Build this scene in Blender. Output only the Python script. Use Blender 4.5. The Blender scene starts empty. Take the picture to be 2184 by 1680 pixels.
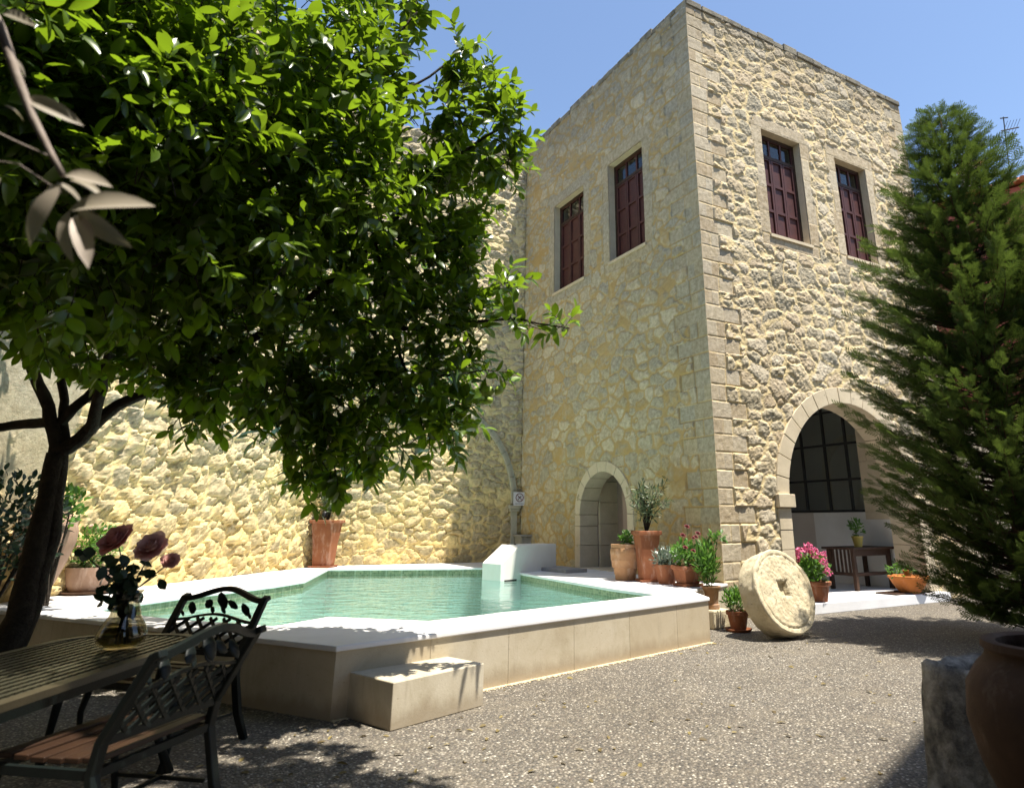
import bpy, math, random
import numpy as np
from mathutils import Vector, Matrix, noise as mnoise
from mathutils.geometry import tessellate_polygon
PI = math.pi
rnd = random.Random(7)
npr = np.random.RandomState(11)
scene = bpy.context.scene
COL = scene.collection

# ------------------------------------------------------------------ camera survey (metres; photo measured at 2184 x 1680)
H = 1.2; FL = 1431.0; PX, PY = 1203.0, 655.0
TH = math.atan(455 / 1431.0); CT, ST = math.cos(TH), math.sin(TH)
def ray(u, v):
    x = (u - PX) / FL; y = (PY - v) / FL
    return Vector((x, CT - y * ST, ST + y * CT))
def gz(u, v, z=0.0):
    r = ray(u, v); k = (z - H) / r.z
    return Vector((r.x * k, r.y * k, z))
def gy(u, v, Y):
    r = ray(u, v); k = Y / r.y
    return Vector((r.x * k, Y, H + r.z * k))

# ------------------------------------------------------------------ object helpers
def thing(name, label, cat, loc=(0, 0, 0), rotz=0.0, group=None):
    o = bpy.data.objects.new(name, None); COL.objects.link(o)
    o.location = loc; o.rotation_euler = (0, 0, rotz); o.empty_display_size = 0.1
    o['label'] = label; o['category'] = cat
    if group: o['group'] = group
    return o
def tag(o, label, cat, group=None):
    o['label'] = label; o['category'] = cat
    if group: o['group'] = group
    return o
def struct(o, kind='structure'):
    o['kind'] = kind; return o
def kids(o): return [c for c in bpy.data.objects if c.parent == o]
def dup(root, loc, rotz, label=None, scale=None):
    r = root.copy(); COL.objects.link(r); r.location = loc; r.rotation_euler = (0, 0, rotz)
    if label: r['label'] = label
    if scale: r.scale = (scale,) * 3
    for ch in kids(root):
        c = ch.copy(); COL.objects.link(c); c.parent = r
        for g in kids(ch):
            d = g.copy(); COL.objects.link(d); d.parent = c
    return r

class MB:
    def __init__(s): s.v = []; s.f = []
    def add(s, vs, fs, M=None):
        b = len(s.v)
        s.v += [tuple(M @ Vector(p)) if M is not None else tuple(p) for p in vs]
        s.f += [tuple(b + i for i in f) for f in fs]; return s
    def box(s, x0, x1, y0, y1, z0, z1, M=None):
        vs = [(x, y, z) for z in (z0, z1) for y in (y0, y1) for x in (x0, x1)]
        return s.add(vs, [(0, 2, 3, 1), (4, 5, 7, 6), (0, 1, 5, 4), (2, 6, 7, 3), (0, 4, 6, 2), (1, 3, 7, 5)], M)
    def bar(s, a, b, w, h, up=(0, 0, 1)):
        a = Vector(a); b = Vector(b); d = (b - a); L = d.length; d.normalize()
        up = Vector(up); x = d.cross(up)
        if x.length < 1e-4: x = d.cross(Vector((1, 0, 0)))
        x.normalize(); y = x.cross(d)
        M = Matrix((x, d, y)).transposed().to_4x4(); M.translation = a
        return s.box(-w / 2, w / 2, 0, L, -h / 2, h / 2, M)
    def tube(s, pts, rs, n=8, cap=True):
        pts = [Vector(p) for p in pts]
        if not hasattr(rs, '__len__'): rs = [rs] * len(pts)
        b = len(s.v); ref = Vector((0.13, 0.27, 0.95))
        for i, p in enumerate(pts):
            d = (pts[min(i + 1, len(pts) - 1)] - pts[max(i - 1, 0)]).normalized()
            x = d.cross(ref)
            if x.length < 0.05: x = d.cross(Vector((1, 0, 0)))
            x.normalize(); y = d.cross(x)
            for k in range(n):
                a = 2 * PI * k / n
                s.v.append(tuple(p + (x * math.cos(a) + y * math.sin(a)) * rs[i]))
        for i in range(len(pts) - 1):
            for k in range(n):
                k2 = (k + 1) % n
                s.f.append((b + i * n + k, b + i * n + k2, b + (i + 1) * n + k2, b + (i + 1) * n + k))
        if cap:
            s.f.append(tuple(b + k for k in range(n))[::-1])
            s.f.append(tuple(b + (len(pts) - 1) * n + k for k in range(n)))
        return s
    def lathe(s, prof, n=32, M=None, flat=False):
        vs = []; fs = []; m = len(prof)
        for r, z in prof:
            for k in range(n):
                a = 2 * PI * k / n + (PI / n if flat else 0)
                vs.append((r * math.cos(a), r * math.sin(a), z))
        for i in range(m - 1):
            for k in range(n):
                k2 = (k + 1) % n
                fs.append((i * n + k, i * n + k2, (i + 1) * n + k2, (i + 1) * n + k))
        if prof[0][0] > 1e-5: fs.append(tuple(range(n))[::-1])
        if prof[-1][0] > 1e-5: fs.append(tuple((m - 1) * n + k for k in range(n)))
        return s.add(vs, fs, M)
    def prism(s, outer, z0, z1, holes=(), top=True, bottom=True, sides=True):
        loops = [list(outer)] + [list(h) for h in holes]
        flat = [p for l in loops for p in l]; n = len(flat)
        vs = [(p[0], p[1], z0) for p in flat] + [(p[0], p[1], z1) for p in flat]
        tri = tessellate_polygon([[Vector((p[0], p[1], 0)) for p in l] for l in loops])
        fs = []
        for t in tri:
            a, b_, c = [Vector((flat[i][0], flat[i][1], 0)) for i in t]
            if (b_ - a).cross(c - a).z < 0: t = (t[0], t[2], t[1])
            if top: fs.append(tuple(i + n for i in t))
            if bottom: fs.append((t[0], t[2], t[1]))
        if sides:
            o = 0
            for l in loops:
                m = len(l)
                for i in range(m):
                    j = (i + 1) % m
                    fs.append((o + i, o + j, o + j + n, o + i + n))
                o += m
        return s.add(vs, fs)
    def build(s, name, m, parent=None, smooth=False, bevel=0, loc=None, angle=None):
        me = bpy.data.meshes.new(name); me.from_pydata(s.v, [], s.f); me.update()
        if m: me.materials.append(m)
        if smooth: me.polygons.foreach_set('use_smooth', [True] * len(me.polygons))
        if smooth and angle: me.set_sharp_from_angle(angle=math.radians(angle))
        o = bpy.data.objects.new(name, me); COL.objects.link(o)
        if parent: o.parent = parent
        if loc: o.location = loc
        if bevel:
            b = o.modifiers.new('bevel', 'BEVEL'); b.width = bevel; b.segments = 2; b.limit_method = 'ANGLE'; b.angle_limit = math.radians(40)
        return o

def np_mesh(name, V, F, m, parent=None, attrs=None, smooth=False):
    """V (n,3), F (m,4) numpy"""
    me = bpy.data.meshes.new(name)
    V = np.ascontiguousarray(V, dtype=np.float32); F = np.ascontiguousarray(F, dtype=np.int32)
    k = F.shape[1]
    me.vertices.add(len(V)); me.vertices.foreach_set('co', V.ravel())
    me.loops.add(F.size); me.loops.foreach_set('vertex_index', F.ravel())
    me.polygons.add(len(F)); me.polygons.foreach_set('loop_start', np.arange(0, F.size, k, dtype=np.int32))
    me.polygons.foreach_set('loop_total', np.full(len(F), k, dtype=np.int32))
    me.polygons.foreach_set('use_smooth', np.full(len(F), bool(smooth)))
    me.update(calc_edges=True); me.validate()
    for an, arr in (attrs or {}).items():
        a = me.attributes.new(an, 'FLOAT', 'POINT'); a.data.foreach_set('value', np.ascontiguousarray(arr, dtype=np.float32))
    me.materials.append(m)
    o = bpy.data.objects.new(name, me); COL.objects.link(o)
    if parent: o.parent = parent
    return o

# ------------------------------------------------------------------ materials
class NT:
    def __init__(s, name):
        s.m = bpy.data.materials.new(name); s.m.use_nodes = True; s.t = s.m.node_tree; s.n = s.t.nodes
        s.b = s.n['Principled BSDF']; s.out = s.n['Material Output']
    def new(s, typ, **kw):
        nd = s.n.new(typ)
        for k, v in kw.items():
            if k.startswith('i_'): nd.inputs[k[2:].replace('_', ' ')].default_value = v
            else: setattr(nd, k, v)
        return nd
    def link(s, a, b): s.t.links.new(a, b)
    def coord(s, out='Object', scale=(1, 1, 1), rot=(0, 0, 0)):
        c = s.new('ShaderNodeTexCoord'); mp = s.new('ShaderNodeMapping'); mp.inputs['Scale'].default_value = scale
        mp.inputs['Rotation'].default_value = rot
        s.link(c.outputs[out], mp.inputs[0]); return mp.outputs[0]
    def noise(s, vec, scale, detail=4, rough=.6, dist=0):
        nd = s.new('ShaderNodeTexNoise'); nd.inputs['Scale'].default_value = scale; nd.inputs['Detail'].default_value = detail
        nd.inputs['Roughness'].default_value = rough; nd.inputs['Distortion'].default_value = dist
        if vec is not None: s.link(vec, nd.inputs['Vector'])
        return nd
    def vor(s, vec, scale, feat='F1'):
        nd = s.new('ShaderNodeTexVoronoi'); nd.feature = feat; nd.inputs['Scale'].default_value = scale
        s.link(vec, nd.inputs['Vector']); return nd
    def ramp(s, fac, stops, interp='LINEAR'):
        nd = s.new('ShaderNodeValToRGB'); cr = nd.color_ramp; cr.interpolation = interp
        while len(cr.elements) < len(stops): cr.elements.new(0.5)
        for e, (p, c) in zip(cr.elements, stops):
            e.position = p; e.color = (c, c, c, 1) if isinstance(c, (int, float)) else (*c, 1)
        s.link(fac, nd.inputs[0]); return nd.outputs[0]
    def mix(s, fac, a, b, typ='MIX'):
        nd = s.new('ShaderNodeMix'); nd.data_type = 'RGBA'; nd.blend_type = typ
        for sock, val in ((nd.inputs[0], fac), (nd.inputs[6], a), (nd.inputs[7], b)):
            if hasattr(val, 'links') or hasattr(val, 'is_linked'): s.link(val, sock)
            elif isinstance(val, (int, float)): sock.default_value = val
            else: sock.default_value = (*val, 1)
        return nd.outputs[2]
    def math(s, op, a, b=0.0, clamp=False):
        nd = s.new('ShaderNodeMath'); nd.operation = op; nd.use_clamp = clamp
        for sock, val in ((nd.inputs[0], a), (nd.inputs[1], b)):
            if isinstance(val, (int, float)): sock.default_value = val
            else: s.link(val, sock)
        return nd.outputs[0]
    def bump(s, h, strength=.5, dist=.01, nrm=None):
        nd = s.new('ShaderNodeBump'); nd.inputs['Strength'].default_value = strength; nd.inputs['Distance'].default_value = dist
        s.link(h, nd.inputs['Height'])
        if nrm is not None: s.link(nrm, nd.inputs['Normal'])
        return nd.outputs[0]
    def fin(s, col=None, rough=.8, spec=.3, nrm=None, metal=0):
        if col is not None:
            if isinstance(col, tuple): s.b.inputs['Base Color'].default_value = (*col, 1)
            else: s.link(col, s.b.inputs['Base Color'])
        if isinstance(rough, (int, float)): s.b.inputs['Roughness'].default_value = rough
        else: s.link(rough, s.b.inputs['Roughness'])
        s.b.inputs['Specular IOR Level'].default_value = spec; s.b.inputs['Metallic'].default_value = metal
        if nrm is not None: s.link(nrm, s.b.inputs['Normal'])
        return s.m

def mat_simple(name, a, b=None, scale=6, rough=.75, spec=.3, bump=.2, bscale=60, metal=0, bdist=.004):
    t = NT(name); v = t.coord()
    b = b or tuple(c * .7 for c in a)
    n = t.noise(v, scale, 6); col = t.mix(t.ramp(n.outputs[0], [(.3, 0.), (.7, 1.)]), a, b)
    n2 = t.noise(v, bscale, 4)
    return t.fin(col, rough, spec, t.bump(n2.outputs[0], bump, bdist), metal)

def mat_rubble(name, stones, mortar, mortar2, dark=.5, stain=(.12, .11, .09), stain_z=None, low=None, bscale=45, bstr=.6):
    t = NT(name); v = t.coord()
    a1 = t.new('ShaderNodeAttribute', attribute_name='rnd'); a2 = t.new('ShaderNodeAttribute', attribute_name='mort')
    st = t.ramp(a1.outputs['Fac'], [(i / (len(stones) - 1), c) for i, c in enumerate(stones)])
    nf = t.noise(v, 14, 8, .7)
    st = t.mix(t.ramp(nf.outputs[0], [(.35, 0.), (.7, 1.)]), t.mix(1.0, st, (.62, .6, .56), 'MULTIPLY'), t.mix(.35, st, (.62, .56, .45)))
    pit = t.vor(v, 70); nn = t.noise(v, 30, 4)
    pm = t.ramp(t.math('ADD', pit.outputs['Distance'], t.math('MULTIPLY', nn.outputs[0], .5)), [(.30, 1.), (.42, 0.)])
    st = t.mix(t.math('MULTIPLY', pm, dark), st, (.16, .13, .09))
    nb = t.noise(v, 1.3, 5); mo = t.mix(t.ramp(nb.outputs[0], [(.35, 0.), (.65, 1.)]), mortar, mortar2)
    ng = t.noise(v, 60, 4); mo = t.mix(t.math('MULTIPLY', ng.outputs[0], .4), mo, tuple(c * .55 for c in mortar))
    col = t.mix(a2.outputs['Fac'], st, mo)
    # broad weathering
    nw = t.noise(v, .9, 7, .65); col = t.mix(t.ramp(nw.outputs[0], [(.45, 0.), (.75, .45)]), col, t.mix(1.0, col, (.72, .70, .66), 'MULTIPLY'))
    if stain_z:
        sx = t.new('ShaderNodeSeparateXYZ'); c = t.new('ShaderNodeTexCoord'); t.link(c.outputs['Object'], sx.inputs[0])
        nn2 = t.noise(v, 3, 8, .75)
        zz = t.math('ADD', sx.outputs[2], t.math('MULTIPLY', t.math('SUBTRACT', nn2.outputs[0], .5), 1.6))
        f = t.math('MULTIPLY', t.math('SUBTRACT', zz, stain_z[0]), 1.0 / (stain_z[1] - stain_z[0]), True)
        col = t.mix(t.math('MULTIPLY', f, .75), col, stain)
    if low:
        sx = t.new('ShaderNodeSeparateXYZ'); c = t.new('ShaderNodeTexCoord'); t.link(c.outputs['Object'], sx.inputs[0])
        nn3 = t.noise(v, 2.2, 7, .7)
        zz = t.math('ADD', sx.outputs[2], t.math('MULTIPLY', t.math('SUBTRACT', nn3.outputs[0], .5), 2.4))
        f = t.math('MULTIPLY', t.math('SUBTRACT', low[1], zz), 1.0 / low[1], True)
        col = t.mix(t.math('MULTIPLY', f, low[2]), col, low[0], 'MULTIPLY')
    h = t.math('ADD', t.noise(v, bscale, 7, .7).outputs[0], t.math('MULTIPLY', pm, -.5))
    return t.fin(col, .92, .15, t.bump(h, bstr, .012))

M = {}
M['rub_right'] = mat_rubble('rubble_sunny', [(.62, .51, .34), (.50, .45, .34), (.70, .59, .40), (.60, .48, .31), (.66, .58, .45), (.54, .42, .27), (.72, .63, .47)],
                            (.78, .62, .34), (.73, .58, .34), stain_z=(8.5, 10.6))
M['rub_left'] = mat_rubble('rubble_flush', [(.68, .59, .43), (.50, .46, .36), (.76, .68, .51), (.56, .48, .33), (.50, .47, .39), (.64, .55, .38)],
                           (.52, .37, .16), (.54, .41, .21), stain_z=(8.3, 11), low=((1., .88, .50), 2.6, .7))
M['rub_back'] = mat_rubble('rubble_yellow', [(.60, .52, .37), (.48, .44, .36), (.66, .56, .38), (.56, .48, .33)],
                           (.79, .65, .37), (.74, .62, .37), stain_z=(8.4, 11), low=((1., .87, .50), 3.4, .8), bstr=.8, bscale=28)
def mat_ashlar(name='cut_stone', a=(.68, .58, .42), b=(.56, .47, .33)):
    t = NT(name); v = t.coord()
    at = t.new('ShaderNodeAttribute', attribute_name='rnd')
    n = t.noise(v, 5, 8, .7); c = t.mix(t.ramp(n.outputs[0], [(.3, 0.), (.7, 1.)]), a, b)
    c = t.mix(t.math('MULTIPLY', at.outputs['Fac'], .45), c, (.72, .62, .46))
    p = t.vor(t.coord(scale=(1, 1, 2.2)), 55); pm = t.ramp(p.outputs['Distance'], [(.16, 1.), (.3, 0.)])
    c = t.mix(t.math('MULTIPLY', pm, .35), c, (.25, .2, .14))
    h = t.math('ADD', t.noise(v, 40, 6, .7).outputs[0], t.math('MULTIPLY', pm, -.4))
    return t.fin(c, .9, .2, t.bump(h, .45, .008))
M['ashlar'] = mat_ashlar()
M['ashlar_grey'] = mat_ashlar('grey_cut_stone', (.40, .38, .32), (.28, .27, .23))
M['plaster'] = mat_simple('white_plaster', (.78, .77, .74), (.70, .68, .64), 2.5, .85, .2, .25, 90, bdist=.003)
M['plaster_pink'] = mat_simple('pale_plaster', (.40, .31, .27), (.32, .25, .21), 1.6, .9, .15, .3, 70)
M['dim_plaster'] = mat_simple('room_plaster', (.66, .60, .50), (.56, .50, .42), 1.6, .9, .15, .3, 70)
M['marble'] = mat_simple('white_marble', (.80, .79, .80), (.70, .69, .70), 3, .5, .4, .1, 120)
M['wood_red'] = mat_simple('oxblood_paint', (.085, .025, .022), (.055, .017, .015), 9, .55, .4, .25, 130)
M['wood_dark'] = mat_simple('dark_timber', (.06, .030, .018), (.03, .016, .01), 14, .6, .3, .3, 90)
M['iron'] = mat_simple('black_iron', (.012, .012, .013), (.02, .018, .016), 14, .5, .4, .2, 150)
M['cast_green'] = mat_simple('dark_green_cast_metal', (.004, .008, .007), (.003, .005, .005), 20, .5, .25, .3, 150)
M['teal'] = mat_simple('teal_enamel', (.02, .30, .24), (.02, .22, .18), 20, .3, .5, .1, 150)
M['slat_wood'] = mat_simple('oiled_slats', (.032, .014, .006), (.022, .010, .005), 12, .5, .35, .25, 80)
M['bark'] = mat_simple('citrus_bark', (.060, .047, .034), (.028, .022, .017), 16, .9, .2, .9, 55, bdist=.02)
M['bark_red'] = mat_simple('conifer_bark', (.10, .055, .035), (.05, .03, .02), 20, .9, .2, .8, 60, bdist=.015)
M['soil'] = mat_simple('potting_soil', (.035, .024, .016), (.02, .014, .01), 30, .95, .1, 1, 60, bdist=.02)
def mat_terracotta(name, a, b, chalk=.35):
    t = NT(name); v = t.coord()
    n = t.noise(v, 5, 7, .65); c = t.mix(t.ramp(n.outputs[0], [(.35, 0.), (.65, 1.)]), a, b)
    n2 = t.noise(t.coord(scale=(1, 1, .35)), 9, 7, .7); c = t.mix(t.math('MULTIPLY', t.ramp(n2.outputs[0], [(.52, 0.), (.72, 1.)]), chalk), c, (.62, .50, .42))
    n3 = t.noise(t.coord(scale=(1, 1, 14)), 6, 3)
    return t.fin(c, .85, .2, t.bump(t.math('ADD', t.noise(v, 70, 4).outputs[0], n3.outputs[0]), .3, .004))
M['terra'] = mat_terracotta('terracotta', (.27, .105, .05), (.20, .07, .034))
M['terra_pale'] = mat_terracotta('weathered_terracotta', (.40, .23, .12), (.30, .16, .08), .5)
M['terra_orange'] = mat_terracotta('orange_terracotta', (.60, .22, .06), (.48, .16, .045), .2)
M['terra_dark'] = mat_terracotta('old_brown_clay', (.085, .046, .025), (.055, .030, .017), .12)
M['terra_pink'] = mat_terracotta('pinkish_clay', (.33, .22, .16), (.25, .16, .11), .4)
def mat_travertine():
    t = NT('travertine'); v = t.coord(); at = t.new('ShaderNodeAttribute', attribute_name='rnd')
    n = t.noise(v, 2.2, 9, .7, .6); c = t.ramp(n.outputs[0], [(.3, (.38, .32, .22)), (.5, (.50, .44, .33)), (.7, (.57, .51, .40))])
    c = t.mix(t.math('MULTIPLY', at.outputs['Fac'], .6), c, (.40, .32, .21))
    p = t.noise(t.coord(scale=(1, 1, 2)), 38, 3); pm = t.ramp(p.outputs[0], [(.66, 0.), (.72, 1.)])
    c = t.mix(t.math('MULTIPLY', pm, .6), c, (.24, .18, .11))
    n2 = t.noise(v, 7, 7, .75); c = t.mix(t.ramp(n2.outputs[0], [(.5, 0.), (.8, .5)]), c, (.42, .34, .24))
    sx = t.new('ShaderNodeSeparateXYZ'); t.link(t.coord(), sx.inputs[0]); nz = t.noise(t.coord(scale=(1, 1, .4)), 6, 6, .7)
    lowm = t.math('MULTIPLY', t.math('SUBTRACT', t.math('ADD', .02, t.math('MULTIPLY', nz.outputs[0], .22)), sx.outputs[2]), 12.0, True)
    c = t.mix(t.math('MULTIPLY', lowm, .6), c, (.26, .20, .13))
    drip = t.noise(t.coord(scale=(1, 1, .08)), 16, 4, .6); c = t.mix(t.ramp(drip.outputs[0], [(.58, 0.), (.75, .35)]), c, (.30, .25, .18))
    return t.fin(c, .6, .3, t.bump(t.math('ADD', t.noise(v, 60, 5).outputs[0], t.math('MULTIPLY', pm, -1.)), .25, .004))
M['travertine'] = mat_travertine()
def mat_millstone():
    t = NT('old_limestone'); v = t.coord()
    n = t.noise(v, 4, 9, .75); c = t.ramp(n.outputs[0], [(.3, (.40, .33, .21)), (.5, (.56, .48, .33)), (.72, (.66, .58, .42))])
    p = t.noise(v, 26, 5, .7); pm = t.ramp(p.outputs[0], [(.60, 0.), (.68, 1.)])
    c = t.mix(t.math('MULTIPLY', pm, .5), c, (.26, .20, .12))
    h = t.math('ADD', t.noise(v, 18, 8, .75).outputs[0], t.math('MULTIPLY', pm, -.8))
    return t.fin(c, .92, .15, t.bump(h, .7, .02))
M['millstone'] = mat_millstone()
def mat_tile():
    t = NT('pool_mosaic'); v = t.coord(scale=(34, 34, 34))
    br = t.new('ShaderNodeTexVoronoi'); br.distance = 'CHEBYCHEV'; br.inputs['Randomness'].default_value = 0.0; br.inputs['Scale'].default_value = 1.0
    t.link(v, br.inputs['Vector'])
    g = t.ramp(br.outputs['Distance'], [(.43, 0.), (.47, 1.)])
    geo = t.new('ShaderNodeTexCoord'); sx = t.new('ShaderNodeSeparateXYZ'); t.link(geo.outputs['Object'], sx.inputs[0])
    wn = t.new('ShaderNodeTexWhiteNoise'); t.link(br.outputs['Position'], wn.inputs['Vector'])
    deep = t.ramp(wn.outputs['Value'], [(0., (.48, .58, .55)), (1., (.60, .70, .67))])
    band = t.ramp(wn.outputs['Value'], [(0., (.13, .17, .09)), (.5, (.20, .25, .14)), (1., (.30, .32, .19))])
    f = t.math('GREATER_THAN', sx.outputs[2], .27)
    c = t.mix(f, deep, band); c = t.mix(t.math('MULTIPLY', g, .35), c, (.50, .55, .45))
    return t.fin(c, .3, .5)
M['mosaic'] = mat_tile()
def mat_water():
    t = NT('pool_water'); v = t.coord()
    n1 = t.noise(t.coord(scale=(1, 1.6, 1)), 3.2, 3, .5, .4); n2 = t.noise(v, 14, 2)
    nrm = t.bump(t.math('ADD', n1.outputs[0], t.math('MULTIPLY', n2.outputs[0], .16)), .8, .04)
    fr = t.new('ShaderNodeFresnel'); fr.inputs['IOR'].default_value = 1.33; t.link(nrm, fr.inputs['Normal'])
    gl = t.new('ShaderNodeBsdfGlossy'); gl.inputs['Roughness'].default_value = .01; t.link(nrm, gl.inputs['Normal'])
    tr = t.new('ShaderNodeBsdfTransparent'); tr.inputs['Color'].default_value = (.68, .88, .87, 1)
    mx = t.new('ShaderNodeMixShader'); t.link(fr.outputs[0], mx.inputs[0]); t.link(tr.outputs[0], mx.inputs[1]); t.link(gl.outputs[0], mx.inputs[2])
    t.link(mx.outputs[0], t.out.inputs['Surface']); t.n.remove(t.b); return t.m
M['water'] = mat_water()
def mat_glass(name, tint=(.8, .85, .85), ior=1.45):
    t = NT(name); lw = t.new('ShaderNodeLayerWeight'); lw.inputs['Blend'].default_value = .5
    fac = t.math('ADD', t.math('MULTIPLY', t.math('POWER', lw.outputs['Facing'], 4.0), .75), .05 * ior / 1.45)
    gl = t.new('ShaderNodeBsdfGlossy'); gl.inputs['Roughness'].default_value = .02
    tr = t.new('ShaderNodeBsdfTransparent'); tr.inputs['Color'].default_value = (*tint, 1)
    mx = t.new('ShaderNodeMixShader'); t.link(fac, mx.inputs[0]); t.link(tr.outputs[0], mx.inputs[1]); t.link(gl.outputs[0], mx.inputs[2])
    t.link(mx.outputs[0], t.out.inputs['Surface']); t.n.remove(t.b); return t.m
M['glass'] = mat_glass('window_glass'); M['vase_glass'] = mat_glass('vase_glass', (.72, .70, .62), 1.6)
def mat_leaf(name, a, b, trans, tfac=.35, rough=.38, spec=.5):
    t = NT(name); at = t.new('ShaderNodeAttribute', attribute_name='rnd')
    c = t.ramp(at.outputs['Fac'], [(0., a), (1., b)]); t.link(c, t.b.inputs['Base Color'])
    t.b.inputs['Roughness'].default_value = rough; t.b.inputs['Specular IOR Level'].default_value = spec
    tl = t.new('ShaderNodeBsdfTranslucent'); c2 = t.mix(at.outputs['Fac'], tuple(x * .6 for x in trans), trans); t.link(c2, tl.inputs['Color'])
    mx = t.new('ShaderNodeMixShader'); mx.inputs[0].default_value = tfac
    t.link(t.b.outputs[0], mx.inputs[1]); t.link(tl.outputs[0], mx.inputs[2]); t.link(mx.outputs[0], t.out.inputs['Surface'])
    return t.m
M['leaf_citrus'] = mat_leaf('citrus_leaf', (.014, .040, .007), (.135, .215, .014), (.32, .50, .02), .38, .30)
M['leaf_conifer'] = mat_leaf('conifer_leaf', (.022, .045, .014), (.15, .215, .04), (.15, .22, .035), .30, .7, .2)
M['leaf_olive'] = mat_leaf('olive_leaf', (.07, .10, .05), (.16, .19, .11), (.16, .22, .08), .25, .5)
M['leaf_grey'] = mat_leaf('grey_leaf', (.10, .14, .11), (.20, .25, .20), (.15, .2, .12), .2, .6)
M['leaf_garden'] = mat_leaf('garden_leaf', (.03, .09, .02), (.10, .22, .03), (.2, .42, .05), .35, .5)
M['leaf_dark'] = mat_leaf('rose_leaf', (.012, .030, .014), (.025, .055, .022), (.04, .08, .02), .15, .45)
M['leaf_dry'] = mat_leaf('underside_leaf', (.26, .23, .16), (.50, .42, .36), (.4, .36, .2), .25, .6)
M['petal_red'] = mat_leaf('red_petal', (.09, .006, .008), (.17, .010, .012), (.15, .01, .01), .2, .5)
M['petal_white'] = mat_leaf('white_petal', (.75, .75, .72), (.85, .85, .82), (.8, .8, .75), .3, .6)
M['petal_pink'] = mat_leaf('pink_petal', (.62, .10, .26), (.80, .22, .38), (.8, .2, .35), .3, .6)
M['petal_coral'] = mat_leaf('coral_petal', (.80, .42, .36), (.88, .58, .50), (.85, .5, .42), .35, .6)
M['petal_crimson'] = mat_leaf('crimson_petal', (.72, .30, .26), (.82, .44, .38), (.75, .3, .25), .35, .6)
M['lemon'] = mat_simple('green_lemon', (.20, .32, .04), (.30, .38, .06), 5, .45, .45, .3, 120)
M['house_red'] = mat_simple('red_render', (.42, .13, .09), (.34, .10, .075), 1.2, .9, .15, .2, 30)
M['rooftile'] = mat_simple('clay_roof_tile', (.46, .16, .07), (.34, .11, .05), 3, .85, .2, .4, 30)
M['shade_caster'] = mat_simple('shade_caster_render', (.16, .13, .10), (.12, .10, .08), 1.6, .9, .15, .3, 70)
M['grey'] = mat_simple('grey_render', (.42, .41, .40), (.34, .33, .32), 1.5, .85, .2, .2, 40)
M['sign'] = mat_simple('sign_white', (.72, .70, .72), (.68, .66, .68), 3, .4, .4, .02, 50)
M['sign_red'] = mat_simple('sign_ring', (.16, .02, .03), (.12, .02, .03), 3, .4, .4, .02, 50)
M['black'] = mat_simple('black_paint', (.012, .012, .014), (.016, .016, .016), 3, .4, .4, .02, 50)

def mat_gravel():
    t = NT('exposed_aggregate'); v = t.coord()
    def layer(scale):
        w = t.noise(v, scale * .4, 2); vv = t.new('ShaderNodeVectorMath', operation='ADD')
        sc = t.new('ShaderNodeVectorMath', operation='SCALE'); t.link(w.outputs['Color'], sc.inputs[0]); sc.inputs['Scale'].default_value = .012
        t.link(v, vv.inputs[0]); t.link(sc.outputs[0], vv.inputs[1])
        a = t.vor(vv.outputs[0], scale); return a
    a = layer(68); wn = t.new('ShaderNodeTexWhiteNoise'); t.link(a.outputs['Position'], wn.inputs['Vector'])
    c = t.ramp(wn.outputs['Value'], [(0., (.06, .057, .054)), (.22, (.12, .11, .098)), (.42, (.20, .18, .15)), (.62, (.29, .255, .205)), (.74, (.16, .13, .11)), (.83, (.38, .34, .28)), (.955, (.62, .58, .50))], 'CONSTANT')
    edge = t.ramp(a.outputs['Distance'], [(.35, 0.), (.62, 1.)])
    c = t.mix(edge, c, (.12, .105, .085))
    n = t.noise(v, .7, 6, .7); c = t.mix(t.ramp(n.outputs[0], [(.4, 0.), (.7, .5)]), c, t.mix(1.0, c, (.75, .72, .68), 'MULTIPLY'))
    nl = t.noise(v, .28, 5, .6); c = t.mix(t.ramp(nl.outputs[0], [(.40, 0.), (.62, .55)]), c, t.mix(1.0, c, (.70, .66, .60), 'MULTIPLY'))
    nd_ = t.noise(v, 2.6, 6, .75); c = t.mix(t.ramp(nd_.outputs[0], [(.52, 0.), (.72, .5)]), c, (.22, .185, .135))
    h = t.math('SUBTRACT', 1.0, a.outputs['Distance'])
    return t.fin(c, .7, .35, t.bump(h, .9, .012))
M['gravel'] = mat_gravel()

# ------------------------------------------------------------------ frame of the tower: local x along the sunny facade, y along the shaded one
C0 = Vector((2.06, 9.30, 0)); PHI = math.atan2(.51, .86)
RX = Vector((math.cos(PHI), math.sin(PHI), 0)); LY = Vector((-math.sin(PHI), math.cos(PHI), 0))
TOPZ = 9.66; SX = 5.86; SY = 5.76
D = .43
J = C0 + LY * SY; K = Vector((-4.40, 12.76, 0)); K2 = Vector((-6.55, 3.0, 0))

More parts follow.
